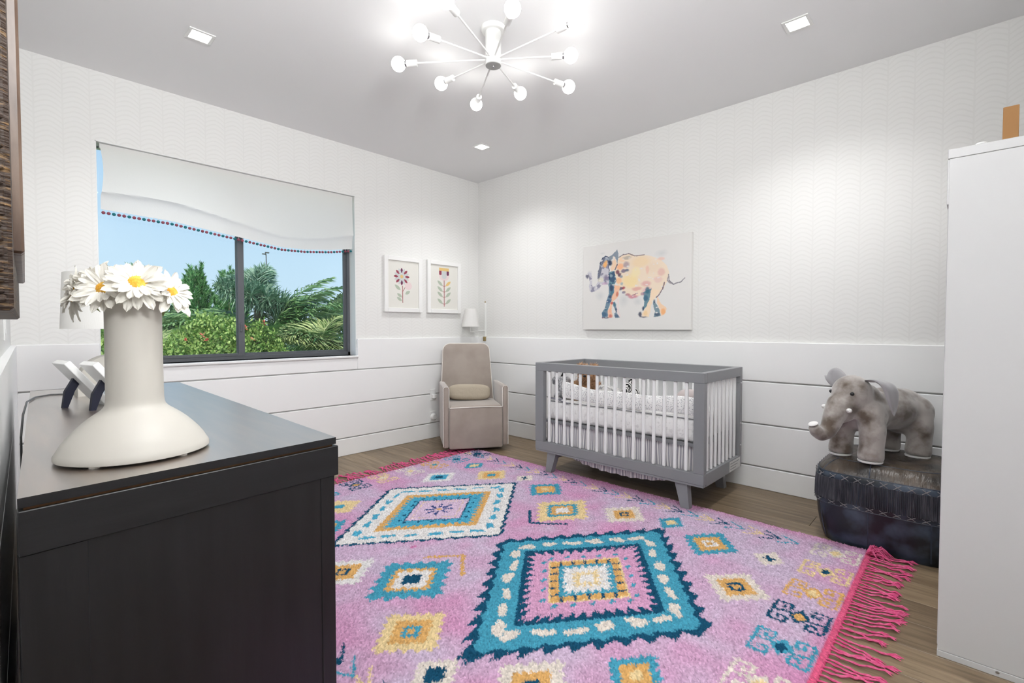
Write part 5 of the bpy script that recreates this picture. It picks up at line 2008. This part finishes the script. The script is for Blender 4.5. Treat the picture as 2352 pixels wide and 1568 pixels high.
def pine(lab, x, y, top_z, rad, tall):
    t = thing('pine_tree', lab, 'tree', (x, y, GZ), 0, 'plants beyond the window')
    h = top_z - GZ
    MB().tube([(0, 0, 0), (0, 0, h * .6), (0, 0, h - .5)], [.14, .10, .03], 8).build('trunk', M['bark'], t, True)
    r = random.Random(int(x * 100))
    n_ = 190
    for k in range(n_):
        f = k / (n_ - 1)
        z = h - .48 - tall * f ** 1.0
        rr = rad * (f ** .85) * r.uniform(.15, 1.0)
        a = 2.39996 * k
        s = r.uniform(.85, 1.2)
        obj('branch', nb_[k % 4], t, (math.cos(a) * rr, math.sin(a) * rr, z), (r.uniform(-.15, .15), r.uniform(-.1, .2), a), (s, s, s))


pine('green pine with upright finger branches left of the window mullion', 3.72, 16, 2.95, 1.0, 2.6)
pine('slender green pine just left of the window mullion', 4.62, 16.2, 2.98, .85, 2.6)
pine('green pine top showing just above the daisies', 2.55, 17.5, 3.0, .6, 2.2)


def shrub(lab, x, y, z, rx, rz, n_, m, ls, seed, blooms=0, name='shrub'):
    t = thing(name, lab, 'shrub', (x, y, GZ), 0, 'plants beyond the window')
    r = random.Random(seed)
    h = z - GZ
    st_ = MB()
    for k in range(5):
        a = r.uniform(0, 6.28)
        st_.tube([(0, 0, 0), (math.cos(a) * rx * .3, math.sin(a) * rx * .3, h * .6), (math.cos(a) * rx * .6, math.sin(a) * rx * .6, h)], [.04, .03, .01], 5)
    st_.build('stems', M['bark'], t)
    mb = MB()
    tips = []
    # sprays: clusters of leaves around many twig tips
    ns = max(8, n_ // 34)
    for s in range(ns):
        u, v = r.uniform(0, 6.28), r.uniform(-.55, 1)
        q = r.uniform(.55, 1.0) ** .5
        c = Vector((math.cos(u) * math.sqrt(1 - v * v) * rx * q, math.sin(u) * math.sqrt(1 - v * v) * rx * q, h + v * rz * q))
        tips.append(c)
        for k in range(34):
            p = c + Vector((r.gauss(0, 1), r.gauss(0, 1), r.gauss(0, 1))) * rx * .09
            d = Vector((r.gauss(0, 1), r.gauss(0, 1), r.gauss(.5, 1))).normalized()
            sd = d.cross(Vector((r.random(), r.random(), r.random()))).normalized() * ls * .28
            e = p + d * ls * r.uniform(.7, 1.3)
            mid = (p + e) / 2
            mb.add([p, mid + sd, e, mid - sd], [(0, 1, 2, 3)])
    f = mb.build('foliage', m, t)
    f['kind'] = 'stuff'
    for k in range(blooms):
        c = tips[r.randrange(len(tips))] + Vector((r.uniform(-.05, .05), -.12, .08))
        b = MB()
        for q in range(10):
            d = Vector((r.gauss(0, 1), r.gauss(0, 1), r.gauss(.3, 1))).normalized()
            sd = d.cross(Vector((0, 0, 1))).normalized() * .012
            b.add([c, c + d * .03 + sd, c + d * .06, c + d * .03 - sd], [(0, 1, 2, 3)])
        b.build('blossom', M['bloom'], t)


shrub('pale green shrub with coral blooms in the middle of the window', 2.02, 8.0, .70, .52, .60, 6400, M['bush'], .055, 1, 9)
shrub('low yellow-green shrub at the window sill left of the mullion', 1.50, 7.6, .58, .45, .42, 4600, M['bush'], .052, 2, 6)
shrub('leafy shrub with small blooms just right of the window mullion', 2.68, 8.0, .66, .36, .55, 4600, M['bush'], .052, 3, 7)
shrub('low olive shrub at the sill beside the right window pane', 2.95, 7.8, .40, .35, .35, 3200, M['bush'], .052, 9, 4)
shrub('dark green shrub filling the lower left corner of the window', .95, 7.8, .55, .42, .55, 2400, M['bush'], .07, 4, 0)
shrub('dark bushy tree behind the daisies on the left of the window', 1.75, 12.0, .75, .95, .85, 4200, M['bush_d'], .12, 5, 0)
shrub('dark bushy tree behind the slender pine', 3.4, 14.0, .55, .9, .6, 3800, M['bush_d'], .13, 6, 0)
shrub('dark bushy tree behind the arching feather palm', 5.3, 13.5, .55, 1.1, .65, 3800, M['bush_d'], .13, 7, 0)
shrub('gray-green bamboo-like shrub at the right window frame', 6.6, 12.5, 1.1, .8, .9, 3000, M['bush_d'], .16, 8, 0)
shrub('wide dark hedge far behind the palms', 4.2, 18.5, .3, 2.2, 1.3, 4200, M['bush_d'], .2, 10, 0, 'hedge')
shrub('wide olive hedge running off to the left beyond the window', -2.6, 15.0, .35, 2.6, 1.3, 4200, M['bush_d'], .18, 12, 0, 'hedge')
shrub('round bushy tree beyond the left window edge', .1, 13.0, .55, 1.1, 1.0, 3200, M['bush_d'], .13, 13, 0)
lpz = thing('light_pole', 'thin gray street light pole standing far behind the palms', 'pole', (8.85, 25, GZ))
MB().tube([(0, 0, 0), (-.02, 0, 5), (-.08, 0, 8.0)], [.05, .035, .025], 8).build('pole', M['rubber'], lpz, True)
MB().tube([(-.08, 0, 8.0), (-.12, 0, 8.12)], [.03, .02], 6).box((-.26, -.05, 8.02), (-.10, .05, 8.07), .01).box((-.12, -.05, 8.10), (.06, .05, 8.15), .01).build('lamp_head', M['rubber'], lpz)
